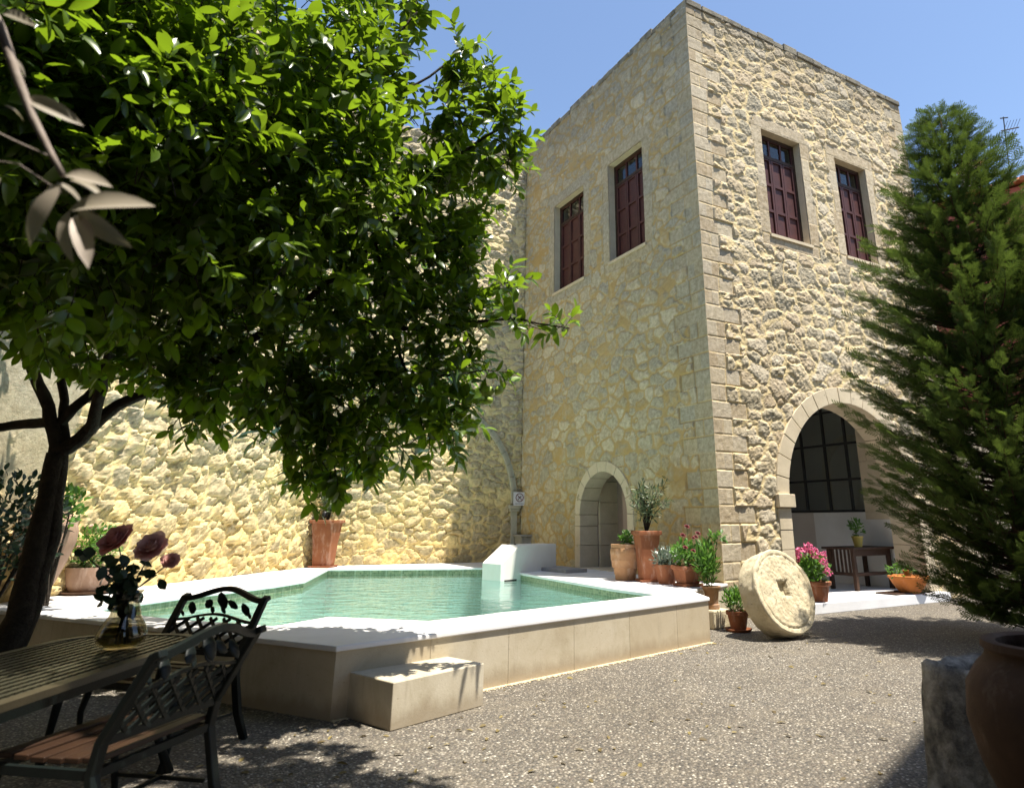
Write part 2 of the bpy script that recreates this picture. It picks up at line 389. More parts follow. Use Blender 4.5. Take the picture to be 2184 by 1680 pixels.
# ------------------------------------------------------------------ sky, sun, camera
SUN = (RX * .165 - LY * .27 + Vector((0, 0, 1))).normalized()
w = bpy.data.worlds.new('World'); scene.world = w; w.use_nodes = True
nt = w.node_tree; bg = nt.nodes['Background']; sky = nt.nodes.new('ShaderNodeTexSky'); sky.sky_type = 'NISHITA'
sky.sun_disc = False; sky.sun_elevation = math.asin(SUN.z); sky.sun_rotation = math.atan2(SUN.x, SUN.y)
sky.altitude = 50; sky.air_density = 1.0; sky.dust_density = .6; sky.ozone_density = 1.6
nt.links.new(sky.outputs[0], bg.inputs[0]); bg.inputs[1].default_value = .105
sl = bpy.data.lights.new('sun', 'SUN'); sl.energy = 5.0; sl.angle = math.radians(.5); sl.color = (1, .94, .82)
so = bpy.data.objects.new('sun', sl); COL.objects.link(so); so.rotation_euler = SUN.to_track_quat('Z', 'Y').to_euler(); so.location = (0, 0, 30)
cd = bpy.data.cameras.new('camera'); cam = bpy.data.objects.new('camera', cd); COL.objects.link(cam); scene.camera = cam
cd.sensor_width = 36; cd.lens = 36 * FL / 2184; cd.shift_x = (1092 - PX) / 2184; cd.shift_y = (PY - 840) / 2184
cd.clip_end = 2000; cd.clip_start = .05
cd.dof.use_dof = True; cd.dof.focus_distance = 9; cd.dof.aperture_fstop = 2.8
cam.location = (0, 0, H); cam.rotation_euler = (PI / 2 + TH, 0, 0)
scene.view_settings.view_transform = 'Standard'; scene.view_settings.look = 'None'; scene.view_settings.exposure = 1.15
scene.cycles.transparent_max_bounces = 24

# ------------------------------------------------------------------ numpy noise
def vnoise(x, y, seed=0):
    xi = np.floor(x).astype(np.int64); yi = np.floor(y).astype(np.int64); fx = x - xi; fy = y - yi
    def h(a, b):
        n = (a * 374761393 + b * 668265263 + seed * 1442695041) & 0x7fffffff
        n = ((n ^ (n >> 13)) * 1274126177) & 0x7fffffff
        return ((n ^ (n >> 16)) & 0xffff) / 65535.0
    ux = fx * fx * (3 - 2 * fx); uy = fy * fy * (3 - 2 * fy)
    return (h(xi, yi) * (1 - ux) + h(xi + 1, yi) * ux) * (1 - uy) + (h(xi, yi + 1) * (1 - ux) + h(xi + 1, yi + 1) * ux) * uy
def fbm(x, y, o=4, seed=0):
    s = 0; a = .5; tt = 0
    for i in range(o):
        s = s + a * vnoise(x * 2 ** i, y * 2 ** i, seed + i * 17); tt += a; a *= .55
    return s / tt
def sstep(a, b, x):
    t = np.clip((x - a) / (b - a), 0, 1); return t * t * (3 - 2 * t)

def rubble(S, Z, cw, ch, seed, warp=.10, wvar=.62):
    """weighted, jittered cells: returns (cell random, edge distance 0.., second random)"""
    Sx = S + warp * (fbm(S * 3.1, Z * 3.1, 3, seed) - .5) + .05 * (fbm(S * 11, Z * 11, 2, seed + 5) - .5)
    Zx = Z + warp * (fbm(S * 3.1 + 40, Z * 3.1 + 9, 3, seed + 3) - .5) + .05 * (fbm(S * 11 + 9, Z * 11, 2, seed + 8) - .5)
    ci = np.floor(Zx / ch).astype(np.int64)
    tx = np.zeros(S.shape); f1 = np.full(S.shape, 9e9); f2 = np.full(S.shape, 9e9); r1 = np.zeros(S.shape); r2 = np.zeros(S.shape)
    def hs(a, b, k):
        n = (a * 73856093 + b * 19349663 + (seed + k) * 83492791) & 0x7fffffff
        n = ((n ^ (n >> 13)) * 1274126177) & 0x7fffffff
        return ((n ^ (n >> 15)) & 0xffff) / 65535.0
    for dj in (-2, -1, 0, 1, 2):
        jj = ci + dj
        off = hs(jj, jj * 0 + 3, 1) * cw
        si = np.floor((Sx - off) / cw).astype(np.int64)
        for di in (-2, -1, 0, 1, 2):
            ii = si + di
            px = (ii + .5 + (hs(ii, jj, 2) - .5) * .72) * cw + off
            pz = (jj + .5 + (hs(ii, jj, 3) - .5) * .72) * ch
            wt = 1 + (hs(ii, jj, 4) - .5) * 2 * wvar
            asp = 1 + (hs(ii, jj, 6) - .5) * .5
            dx = np.abs(Sx - px) / (cw * wt * asp); dz = np.abs(Zx - pz) / (ch * wt / asp)
            d = (dx ** 2.6 + dz ** 2.6) ** (1 / 2.6)
            rr = hs(ii, jj, 7); rq = hs(ii, jj, 9)
            c = d < f1
            f2 = np.where(c, f1, np.minimum(f2, d)); r1 = np.where(c, rr, r1); r2 = np.where(c, rq, r2); f1 = np.where(c, d, f1)
            tx = np.where(c, ((Sx - px) * np.cos(rr * 6.28) / cw + (Zx - pz) * np.sin(rr * 6.28) / ch), tx)
    return r1, (f2 - f1), r2, tx

def wall_mesh(name, mat, parent, length, height, step, org, ex, nrm, seed, amp, cw=.30, ch=.19, rects=(), arches=(), quoins=(),
              surround=.2, mort=(.05, .15), cover=0.0, rough=.004, flip=False, z0=0.0, ragged=0.0, plasters=()):
    xs = np.linspace(0, length, int(length / step) + 1); zs = np.linspace(z0, height, int((height - z0) / step) + 1)
    for r in rects:
        for a, b, arr in ((r[0], r[1], xs), (r[2], r[3], zs)):
            for q in (a, b): arr[np.argmin(np.abs(arr - q))] = q
    S, Z = np.meshgrid(xs, zs, indexing='ij')
    r1, e, r2, tilt = rubble(S, Z, cw, ch, seed)
    fine = fbm(S * 22, Z * 22, 3, seed + 31) - .5; mid = fbm(S * 7, Z * 7, 3, seed + 33) - .5
    e2 = e + fine * .06
    m = 1 - sstep(mort[0], mort[1], e2)
    covered = sstep(1 - cover - .12, 1 - cover + .12, r2 + mid * .5) if cover > 0 else 0
    m = np.maximum(m, covered)
    crag = np.abs(fbm(S * 13, Z * 13, 3, seed + 60) - .5) * 2
    stone_h = (sstep(.02, .22, e2) * .75 + sstep(.1, .6, e) * .35) * (.5 + .6 * r2 + .7 * tilt) * amp + fine * amp * .55 + mid * amp * .35 - sstep(.10, .0, crag) * amp * .12
    h = stone_h * (1 - m * .65) + m * amp * (.22 + .7 * mid) + fine * rough * 2 + (fbm(S * .9, Z * .9, 2, seed + 50) - .5) * amp * .8
    rn = r1.copy()
    # dressed quoins on a border: (side position, +1/-1)
    def blocks(mask, bid, d, base=0.012):
        nonlocal h, m, rn
        jm = 1 - sstep(.004, .012, d)
        hh = base + fine * .006 - jm * .010 + ((bid * 7.31) % 1.0 - .5) * .006
        h = np.where(mask, hh, h); m = np.where(mask, jm * .9, m); rn = np.where(mask, .55 + .45 * ((bid * 3.77) % 1.0), rn)
    for q0, sg, wa, wb in quoins:
        t = (S - q0) * sg; co = Z / .235 + .18 * (vnoise(np.floor(Z / .235 * 0 + seed), Z * 0, 2)); row = np.floor(co); fr = (co - row) * .235
        wdt = np.where(row.astype(int) % 2 == 0, wa, wb) + .12 * (((row * 5.17 + seed) % 1.0) - .5)
        d = np.minimum(np.minimum(fr, .235 - fr), np.abs(wdt - t)); half = np.abs(t - wdt * .52)
        d = np.where(row.astype(int) % 3 == 1, np.minimum(d, half), d)
        blocks((t < wdt) & (t >= -1e-6), row + (t > wdt * .52) * .37 + seed, d, 0.0)
    for (a, b, c, d_, *_r) in rects:
        sw = surround
        row = np.floor((Z - c) / .42); fr = (Z - c) / .42 - row
        wv = sw + .10 * (((row * 3.3 + a) % 1.0) - .3)
        inn = (S > a - wv) & (S < b + wv) & (Z > c - .20) & (Z < d_ + .24)
        side = inn & (Z >= c) & (Z <= d_)
        dd = np.minimum(np.minimum(fr, 1 - fr) * .42, np.minimum(np.abs(S - (a - wv)), np.abs(S - (b + wv))))
        blocks(side, row + (S > b) * .5 + a, dd)
        tb = inn & ~side
        mid_x = (a + b) / 2 + .12
        dd2 = np.minimum(np.minimum(np.abs(S - (a - wv)), np.abs(S - (b + wv))), np.minimum(np.abs(Z - c + .20), np.abs(Z - d_ - .24)))
        dd2 = np.minimum(dd2, np.where(Z > d_, np.abs(Z - d_ - .001), np.where(Z < c, np.minimum(np.abs(Z - c), np.abs(S - mid_x)), 1)))
        blocks(tb, (Z > d_) * 1.3 + a * 2, dd2)
    # keep border on the plane so that neighbours close
    edge = np.minimum(S, length - S); h = h * sstep(0, .03, edge)
    if ragged:
        top = sstep(height - .35, height, Z); Z = Z + top * (fbm(S * 2.2, S * 0 + seed, 4, seed) - .5) * ragged
    for (px_, pz_, rr_, seed2) in plasters:
        dd = np.sqrt(((S - px_) / rr_[0]) ** 2 + ((Z - pz_) / rr_[1]) ** 2) + (fbm(S * 2, Z * 1.2, 4, seed2) - .5) * 1.3
        k = 1 - sstep(.85, 1.0, dd); h = h * (1 - k) + k * (.035 + .012 * mid); m = m * (1 - k); rn = rn * (1 - k) + .33 * k
    N = len(xs); Mz = len(zs)
    ex = np.array(ex); nrm = np.array(nrm); org = np.array(org)
    V = org + S[..., None] * ex + Z[..., None] * np.array([0, 0, 1.]) + h[..., None] * nrm
    idx = np.arange(N * Mz).reshape(N, Mz)
    a_, b_, c_, d_ = idx[:-1, :-1], idx[1:, :-1], idx[1:, 1:], idx[:-1, 1:]
    F = np.stack([a_, b_, c_, d_], -1)
    sc = (S[:-1, :-1] + S[1:, 1:]) / 2; zc = (Z[:-1, :-1] + Z[1:, 1:]) / 2
    keep = np.ones(sc.shape, bool)
    for r in rects: keep &= ~((sc > r[0]) & (sc < r[1]) & (zc > r[2]) & (zc < r[3]))
    for (cx, hw, zb, spr, rise) in arches:
        ins = (np.abs(sc - cx) < hw) & (zc > zb) & (zc < spr); el = ((sc - cx) / hw) ** 2 + ((zc - spr) / rise) ** 2
        keep &= ~(ins | ((zc >= spr) & (el < 1)))
    F = F[keep].reshape(-1, 4)
    if flip: F = F[:, ::-1]
    return np_mesh(name, V.reshape(-1, 3), F, mat, parent, {'rnd': rn.ravel(), 'mort': m.ravel()}, smooth=False)

def arch_ring(mb, cx, hw, zb, spr, rise, th, P, d0, d1, nvous=15, gap=.006, jamb_h=.32, zj=None):
    """voussoirs + jamb blocks; P(s, z, depth) -> point; list of blocks"""
    def blk(q, dA, dB):
        vs = [P(s, z, dA) for s, z in q] + [P(s, z, dB) for s, z in q]
        n = len(q); fs = [tuple(range(n)), tuple(range(2 * n - 1, n - 1, -1))] + [(i, i + n, (i + 1) % n + n, (i + 1) % n) for i in range(n)]
        mb.add(vs, fs)
    for k in range(nvous):
        a0 = PI - PI * k / nvous; a1 = PI - PI * (k + 1) / nvous; g = gap / (hw + th)
        a0 -= g; a1 += g; pts = []; m = 4
        for i in range(m + 1):
            a = a0 + (a1 - a0) * i / m; pts.append((cx + hw * math.cos(a), spr + rise * math.sin(a)))
        for i in range(m, -1, -1):
            a = a0 + (a1 - a0) * i / m; pts.append((cx + (hw + th) * math.cos(a), spr + (rise + th) * math.sin(a)))
        blk(pts, d0 + rnd.uniform(-.003, .003), d1)
    for sg in (-1, 1):
        z = zb; i = 0
        while z < spr - .02:
            z2 = min(spr, z + jamb_h * rnd.uniform(.8, 1.2))
            if spr - z2 < .1: z2 = spr
            x0 = cx + sg * hw; x1 = cx + sg * (hw + th)
            q = [(x0, z + gap / 2), (x1, z + gap / 2), (x1, z2 - gap / 2), (x0, z2 - gap / 2)]
            if sg < 0: q = q[::-1]
            blk(q, d0 + rnd.uniform(-.003, .003), d1); z = z2

# ------------------------------------------------------------------ ground
OUT = [(-1.47, 4.80), (1.52, 7.68), (1.47, 8.37), (1.70, 8.80)]
wallpt = C0 - RX * .03 + LY * .18
OUT += [(C0.x - .35, C0.y - .32), tuple((C0 - RX * .03)[:2])]
farL = (-6.55, 7.1)
outer_deck = [(-1.47, 4.80), (1.52, 7.68), (1.46, 8.37), (1.66, 8.78), (1.98, 9.18), (2.06, 9.34), tuple((C0 + LY * 3)[:2]), tuple(J[:2]), tuple(K[:2]), (-5.45, 8.0), (-5.75, 6.62), (-5.9, 6.85 - .05)]
outer_deck = [(-1.47, 4.80), (1.52, 7.68), (1.46, 8.37), (1.66, 8.78), (1.98, 9.18), (2.10, 9.34), tuple((C0 + LY * 3 + RX * .05)[:2]), tuple((J + RX * .05)[:2]), tuple((K + Vector((0, .1, 0)))[:2]), (-5.75, 6.95)]
inner_pool = [(-3.98, 12.11), (-1.37, 12.41), (-.71, 11.30), (-.16, 10.17), (.57, 8.71), (1.06, 7.95), (-1.09, 5.91), (-1.97, 6.16), (-2.06, 5.58), (-2.30, 5.58), (-3.31, 6.07), (-4.37, 6.66), (-4.19, 7.62), (-3.92, 8.50), (-3.64, 9.08), (-3.52, 9.78)]
inner_pool = [(-3.98, 12.11), (-1.37, 12.41), (-.71, 11.30), (-.16, 10.17), (.57, 8.71), (1.06, 7.95), (-1.09, 5.91), (-1.97, 6.16), (-2.22, 5.62), (-3.31, 6.07), (-4.37, 6.66), (-4.12, 7.7), (-3.64, 9.08), (-3.52, 9.78)]
def inset(poly, d):
    out = []; n = len(poly)
    A = sum(poly[i][0] * poly[(i + 1) % n][1] - poly[(i + 1) % n][0] * poly[i][1] for i in range(n)); sg = 1 if A > 0 else -1
    for i in range(n):
        p0, p1, p2 = Vector(poly[i - 1]), Vector(poly[i]), Vector(poly[(i + 1) % n])
        a = (p1 - p0).normalized(); b = (p2 - p1).normalized()
        na = Vector((-a.y, a.x)) * sg; nb = Vector((-b.y, b.x)) * sg; mm = (na + nb)
        mm = mm / max(.35, mm.dot(na)); out.append(tuple(p1 + mm * d))
    return out
g = MB(); g.prism([(-60, -30), (80, -30), (80, 90), (-60, 90)], -.02, 0, holes=[inset(outer_deck, .06)], bottom=False, sides=False)
struct(g.build('ground', M['gravel']))
# pale mortar strip with loose pebbles along the foot of the pool wall
st = MB(); rr = random.Random(3)
a = Vector(outer_deck[0]); b = Vector(outer_deck[1]); dd = (b - a).normalized(); nn = Vector((dd.y, -dd.x)); L_ = (b - a).length
pts = [tuple(a - nn * .02)] ; n_ = 90
lo = [tuple(a + dd * (L_ * i / n_) + nn * (.035 + .022 * (mnoise.noise(Vector((i * .7, 3, 0)))) + .01 * rr.random())) for i in range(n_ + 1)]
poly = [tuple(a)] + lo + [tuple(b)]
st.prism(poly[::1], 0.0, .004, bottom=False, sides=False)
for i in range(520):
    p = a + dd * (L_ * rr.random()) + nn * rr.uniform(.01, .075); r_ = rr.uniform(.004, .010)
    Mx = Matrix.Translation((p.x, p.y, r_ * .5)) @ Matrix.Rotation(rr.random() * 6, 4, 'Z') @ Matrix.Diagonal((1.3, .9, .7, 1))
    st.lathe([(0, -r_), (r_ * .8, -r_ * .5), (r_, 0), (r_ * .7, r_ * .6), (0, r_)], 6, Mx)
struct(st.build('pebble_strip', mat_simple('pale_pebbles', (.62, .52, .36), (.48, .38, .24), 20, .9, .2, .6, 80)), 'stuff')

# ------------------------------------------------------------------ the tower
tower = thing('stone_tower', 'square honey coloured rubble stone tower house with four shuttered upper windows and two arches', 'building', C0, PHI)
WZ0, WZ1 = 5.65, 7.63
winR = [(1.53, 2.49), (3.43, 4.32)]; winL = [(1.33, 2.39), (3.26, 4.43)]
ARC = (2.83, 1.495, .13, 1.50, 1.49); ARD = (2.75, .70, D, 1.30, .69)
wall_mesh('wall', M['rub_right'], tower, SX, TOPZ, .02, (0, 0, 0), (1, 0, 0), (0, -1, 0), 5, .026, cw=.33, ch=.20,
          rects=[(a, b, WZ0, WZ1) for a, b in winR], arches=[(ARC[0], ARC[1] + .1, 0, ARC[3], ARC[4] + .1)],
          quoins=[(0, 1, .34, .62), (SX, -1, .30, .55)], ragged=.10, mort=(.05, .17))
wall_mesh('wall', M['rub_left'], tower, SY, TOPZ, .02, (0, 0, 0), (0, 1, 0), (-1, 0, 0), 23, .026, cw=.31, ch=.19,
          rects=[(a, b, WZ0, WZ1) for a, b in winL], arches=[(ARD[0], ARD[1] + .08, 0, ARD[3], ARD[4] + .08)],
          quoins=[(0, 1, .36, .66)], ragged=.10, mort=(.05, .17), cover=.08, flip=True)
mb = MB(); mb.box(SX - .01, SX, 1.0, SY, 0, TOPZ - .03); mb.box(SX - .01, SX, 0, 1.0, 0, .6); mb.box(SX - .01, SX, 0, 1.0, 2.7, TOPZ - .03); mb.box(SX - .01, SX, 0, .15, .6, 2.7); mb.box(0.02, SX - .01, SY - .02, SY, 0, TOPZ - .03)  # gap left in this unseen wall to let sun into the inner room
mb.build('rear_wall', M['rub_right'], tower)
mb = MB(); mb.box(.0, SX, .0, SY, TOPZ - .16, TOPZ - .12); mb.build('roof', M['grey'], tower)
# weathered stone edge along the parapet
mb = MB(); rr = random.Random(9)
for along, L0 in (('x', SX), ('y', SY)):
    s_ = 0
    while s_ < L0 - .05:
        l_ = min(rr.uniform(.22, .5), L0 - s_); hgt = TOPZ + .02 + rr.uniform(-.02, .035); z_ = TOPZ - .10; dj = rr.uniform(.0, .03)
        if along == 'x': mb.box(s_ + .006, s_ + l_ - .006, -.02 - dj, .26, z_, hgt)
        else: mb.box(-.016 - dj, .26, max(s_, .27) + .006, s_ + l_ - .006, z_, hgt) if s_ + l_ > .3 else None
        s_ += l_
mb.build('parapet', mat_simple('lichened_stone', (.30, .27, .21), (.13, .12, .10), 6, .95, .1, .8, 40, bdist=.015), tower, bevel=.012)

def make_window(P, wid, xl, parent, label=None):
    """P(s, z, depth): s from 0..wid, depth inward from facade"""
    dep = .13
    def qbox(mb, s0, s1, z0, z1, d0, d1):
        vs = [P(s, z, d) for d in (d0, d1) for z in (z0, z1) for s in (s0, s1)]
        mb.add(vs, [(0, 1, 3, 2), (4, 6, 7, 5), (0, 4, 5, 1), (2, 3, 7, 6), (0, 2, 6, 4), (1, 5, 7, 3)])
    rv = MB(); e = .004
    for s0, s1 in ((-.10, e), (wid - e, wid + .10)): qbox(rv, s0, s1, WZ0 - .05, WZ1 + .08, .004, dep + .12)
    qbox(rv, e, wid - e, WZ1 - .004, WZ1 + .08, .004, dep + .12); qbox(rv, e, wid - e, WZ0 - .08, WZ0 + .004, .004, dep + .12)
    rv.build('window_reveal', M['ashlar'], parent)
    f = MB(); t_ = .055; zt = WZ1 - .42
    qbox(f, e, t_, WZ0 + .004, WZ1 - .004, dep, dep + .07); qbox(f, wid - t_, wid - e, WZ0 + .004, WZ1 - .004, dep, dep + .07)
    qbox(f, t_, wid - t_, WZ1 - .06, WZ1 - .004, dep, dep + .07); qbox(f, t_, wid - t_, zt - .03, zt + .03, dep, dep + .07); qbox(f, t_, wid - t_, WZ0 + .004, WZ0 + .04, dep, dep + .07)
    qbox(f, 0, wid, WZ0, WZ1, dep + .30, dep + .32)
    fo = f.build('window', M['wood_dark'], parent)
    fl = MB(); iw = wid - 2 * t_
    for k in range(4): qbox(fl, t_ + iw * k / 3 - .018 + (.018 if k == 0 else 0), t_ + iw * k / 3 + .018 - (.018 if k == 3 else 0), zt + .03, WZ1 - .06, dep + .012, dep + .05)
    qbox(fl, t_ + .004, wid - t_ - .004, zt + .031, zt + .042, dep + .013, dep + .049); qbox(fl, t_ + .004, wid - t_ - .004, WZ1 - .072, WZ1 - .061, dep + .013, dep + .049)
    fl.build('glazing_bar', M['wood_red'], fo)
    pn = MB()
    for k in range(3): qbox(pn, t_ + iw * k / 3 + .02, t_ + iw * (k + 1) / 3 - .02, zt + .035, WZ1 - .065, dep + .03, dep + .034)
    pn.build('pane', M['glass'], fo)
    for k in range(3):
        sh = MB(); s0 = t_ + iw * k / 3 + .004; s1 = t_ + iw * (k + 1) / 3 - .004; z0 = WZ0 + .045; z1 = zt - .034
        qbox(sh, s0, s1, z0, z1, dep + .032, dep + .045)
        st_ = .042
        for x0, x1 in ((s0, s0 + st_), (s1 - st_, s1)): qbox(sh, x0, x1, z0, z1, dep + .004, dep + .031)
        hz = (z1 - z0) / 3
        for q in range(4):
            zz0 = max(z0, z0 + hz * q - st_ * .6); zz1 = min(z1, z0 + hz * q + st_ * .6)
            qbox(sh, s0 + st_, s1 - st_, zz0, zz1, dep + .006, dep + .031)
        sh.build('shutter', M['wood_red'], fo, bevel=.003)
    sl_ = MB(); qbox(sl_, -.03, wid + .03, WZ0 - .045, WZ0 + .006, -.04, dep - .005); sl_.build('window_sill', M['ashlar'], fo)
for a, b in winR: make_window(lambda s, z, d, a=a: (a + s, d, z), b - a, 0, tower)
for a, b in winL: make_window(lambda s, z, d, a=a: (d, a + s, z), b - a, 0, tower)

# porch arch on the sunny side
PR = lambda s, z, d: (s, d, z)
PL = lambda s, z, d: (d, s, z)
mb = MB(); arch_ring(mb, *ARC, .25, PR, -.035, .5, 17); mb.build('porch_arch', M['ashlar'], tower, bevel=.006)
for sg in (-1, 1):
    x0 = ARC[0] + sg * (ARC[1] + .27); x1 = ARC[0] + sg * (ARC[1] - .06); mb = MB()
    mb.box(min(x0, x1), max(x0, x1), -.08, .22, ARC[3] - .12, ARC[3] + .06)
    mb.build('impost', M['ashlar'], tower, bevel=.008)
mb = MB(); mb.box(.99, 1.0, .5, 3.9, 0, 3.6); mb.box(1.0, 4.44, 3.9, 3.92, 0, 3.6); mb.box(1.0, 4.44, .5, 3.9, 3.55, 3.6)
mb.box(1.0, ARC[0] - ARC[1] - .26, .30, .5, 0, 3.6); mb.box(ARC[0] + ARC[1] + .26, 4.44, .30, .5, 0, 3.6)
mb.build('porch_room', M['plaster'], tower)
# spandrels behind the arch ring inside
mb = MB(); n_ = 24
for k in range(n_):
    a0 = PI - PI * k / n_; a1 = PI - PI * (k + 1) / n_
    q = [(ARC[0] + (ARC[1] + .2) * math.cos(x), ARC[3] + (ARC[4] + .2) * math.sin(x)) for x in (a0, a1)]
    vs = [(q[0][0], .48, q[0][1]), (q[1][0], .48, q[1][1]), (q[1][0], .48, 3.6), (q[0][0], .48, 3.6)]
    mb.add(vs, [(0, 1, 2, 3)])
mb.build('porch_lunette', M['plaster'], tower)
sw = MB(); sw.box(4.44, 4.60, .5, 2.17, .13, 1.345); sw.build('porch_side_wall', M['plaster'], tower)
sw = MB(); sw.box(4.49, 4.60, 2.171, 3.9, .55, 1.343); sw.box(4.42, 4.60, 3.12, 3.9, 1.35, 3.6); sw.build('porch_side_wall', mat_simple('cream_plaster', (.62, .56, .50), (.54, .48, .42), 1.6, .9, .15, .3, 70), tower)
sw = MB(); sw.box(4.46, 4.60, 2.172, 3.9, .13, .548); sw.build('stone_plinth', M['ashlar_grey'], tower)
sw = MB(); zz = 1.225; k = 0
sw.box(4.425, 4.438, .5, 1.03, 1.225, 1.35)
while zz < 3.5:
    z2 = min(3.55, zz + .33); cut = .5 + .53 * (.3 + .4 * (k % 2))
    sw.box(4.43, 4.62, .5, cut - .003, max(zz, 1.35) + .003, z2 - .003); sw.box(4.43, 4.62, cut + .003, 1.03, max(zz, 1.35) + .003, z2 - .003); zz = z2; k += 1
sw.build('stone_pier', M['ashlar'], tower, bevel=.004)
gr = MB()
for y in (1.055, 1.33, 1.81, 2.35, 2.87, 3.10): gr.box(4.50, 4.54, y - .022, y + .022, 1.35, 3.55)
for z in (1.37, 1.93, 2.58, 3.20): gr.box(4.497, 4.543, 1.033, 3.12, z - .02, z + .02)
grid = gr.build('porch_window', M['iron'], tower)
pn = MB(); pn.box(4.518, 4.522, 1.04, 3.11, 1.38, 3.54); pn.build('pane', M['glass'], grid)
rm = MB(); rm.box(5.80, 5.82, 1.0, 4.4, 0, 3.6); rm.box(5.80, 5.82, .1, 1.0, 0, .6); rm.box(5.80, 5.82, .1, 1.0, 2.7, 3.6); rm.box(4.62, 5.8, 4.38, 4.4, 0, 3.6); rm.box(4.62, 5.8, .1, .12, 0, 3.6); rm.box(4.62, 5.8, .12, 4.38, 3.55, 3.6); rm.box(4.62, 5.8, .12, 4.38, .1, .13)  # matching hidden gap, added so that daylight brightens the room
rm.build('inner_room', M['dim_plaster'], tower)
ap = MB(); arch_ring(ap, 2.2, .55, .14, 2.2, .55, .16, lambda s, z, d: (5.80 - d, s, z), .001, .05, 9); ap.build('inner_arch', M['ashlar'], tower)
fl = MB(); fl.box(1.10, 4.55, -.22, .06, 0, .13)
fl.box(1.0, 4.44, .06, 3.9, .0, .129); fl.build('porch_floor', M['marble'], tower, bevel=.006)

# small arched doorway on the shaded side
mb = MB(); arch_ring(mb, *ARD, .17, PL, -.03, .34, 9); mb.build('doorway_arch', M['ashlar'], tower, bevel=.006)
mb = MB(); mb.box(.34, .36, 1.5, 2.68, 0, 2.3); mb.box(.34, .36, 2.0, 3.6, 2.0, 2.3)
mb.box(.34, .9, 3.46, 3.5, 0, 2.3); mb.box(.34, .9, 1.5, 1.54, 0, 2.3)
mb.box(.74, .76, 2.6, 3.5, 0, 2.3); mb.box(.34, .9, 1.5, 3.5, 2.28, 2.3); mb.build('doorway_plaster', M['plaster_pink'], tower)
mb = MB()
for i in range(5): mb.box(.36, .745, 3.40, 3.458, D + i * .36 + .004, D + (i + 1) * .36 - .004)
mb.build('doorway_jamb', M['ashlar'], tower, bevel=.004)
mb = MB(); mb.box(-.02, .9, 1.9, 3.6, D - .02, D + .012); mb.build('doorway_threshold', M['ashlar'], tower, bevel=.006)

# ------------------------------------------------------------------ back wall (from tower to the bend) and side wall
BD = (K - J).normalized(); BL = (K - J).length; bphi = math.atan2(BD.y, BD.x)
bw = thing('courtyard_wall', 'tall yellow rubble wall behind the pool with blind arch beside the tower', 'wall', J, bphi)
# local: x toward K, +y toward the court
wall_mesh('wall_face', M['rub_back'], bw, BL, 9.6, .022, (0, 0, 0), (1, 0, 0), (0, 1, 0), 41, .055, cw=.27, ch=.145, ragged=.22, mort=(.04, .16), cover=.15, flip=True)
mb = MB(); mb.box(-.1, BL, -.6, -.12, 0, 9.45); mb.box(0, BL, -.12, .0, 9.3, 9.5); mb.build('wall_core', M['rub_back'], bw)
PB = lambda s, z, d: (s, -d, z)
mb = MB(); CXA, HWA, SPA = 1.78, 1.55, 1.52
n_ = 26; 
for k in range(13):
    a0 = PI * .42 + PI * .58 * k / 13; a1 = PI * .42 + PI * .58 * (k + 1) / 13; g_ = .002
    for dA, th0, th1 in ((.10, 0, .06), (.075, .063, .125)):
        pts = []
        for i in range(5): x = a0 + g_ + (a1 - a0 - 2 * g_) * i / 4; pts.append((CXA + (HWA + th0) * math.cos(x), SPA + (1.85 + th0) * math.sin(x)))
        for i in range(4, -1, -1): x = a0 + g_ + (a1 - a0 - 2 * g_) * i / 4; pts.append((CXA + (HWA + th1) * math.cos(x), SPA + (1.85 + th1) * math.sin(x)))
        vs = [(s, dA, z) for s, z in pts] + [(s, -.02, z) for s, z in pts]; m_ = len(pts)
        mb.add(vs, [tuple(range(m_)), tuple(range(2 * m_ - 1, m_ - 1, -1))] + [(i, i + m_, (i + 1) % m_ + m_, (i + 1) % m_) for i in range(m_)])
for cx in (CXA - HWA,):
    sg = -1 if cx < CXA else 1
    x0, x1 = sorted((cx, cx + sg * (-.0) + (-.125 if sg < 0 else .125)))
    mb.box(x0, x1, -.02, .085, D, 1.38)
    mb.box(x0 - .035, x1 + .035, -.02, .13, 1.38, 1.43); mb.box(x0 - .05, x1 + .05, -.02, .15, 1.432, 1.50)
mb.build('blind_arch', mat_ashlar('moulded_stone', (.50, .47, .36), (.38, .36, .28)), bw, bevel=.006)

KL = (K2 - K).length; kd = (K2 - K).normalized(); kphi = math.atan2(kd.y, kd.x)
sw_ = thing('side_wall', 'bright sunlit rubble wall along the left of the pool with patches of old grey plaster', 'wall', K, kphi)
wall_mesh('wall_face', M['rub_back'], sw_, KL, 9.6, .03, (0, 0, 0), (1, 0, 0), (0, 1, 0), 77, .072, cw=.28, ch=.18, mort=(.04, .15), ragged=.2, cover=.10, flip=True,
          plasters=[(7.1, 2.6, (1.6, 1.7), 5)])
mb = MB(); mb.box(-.3, KL, -.6, -.12, 0, 9.45); mb.box(-.1, KL, -.12, .0, 9.3, 9.5); mb.build('wall_core', M['rub_back'], sw_)

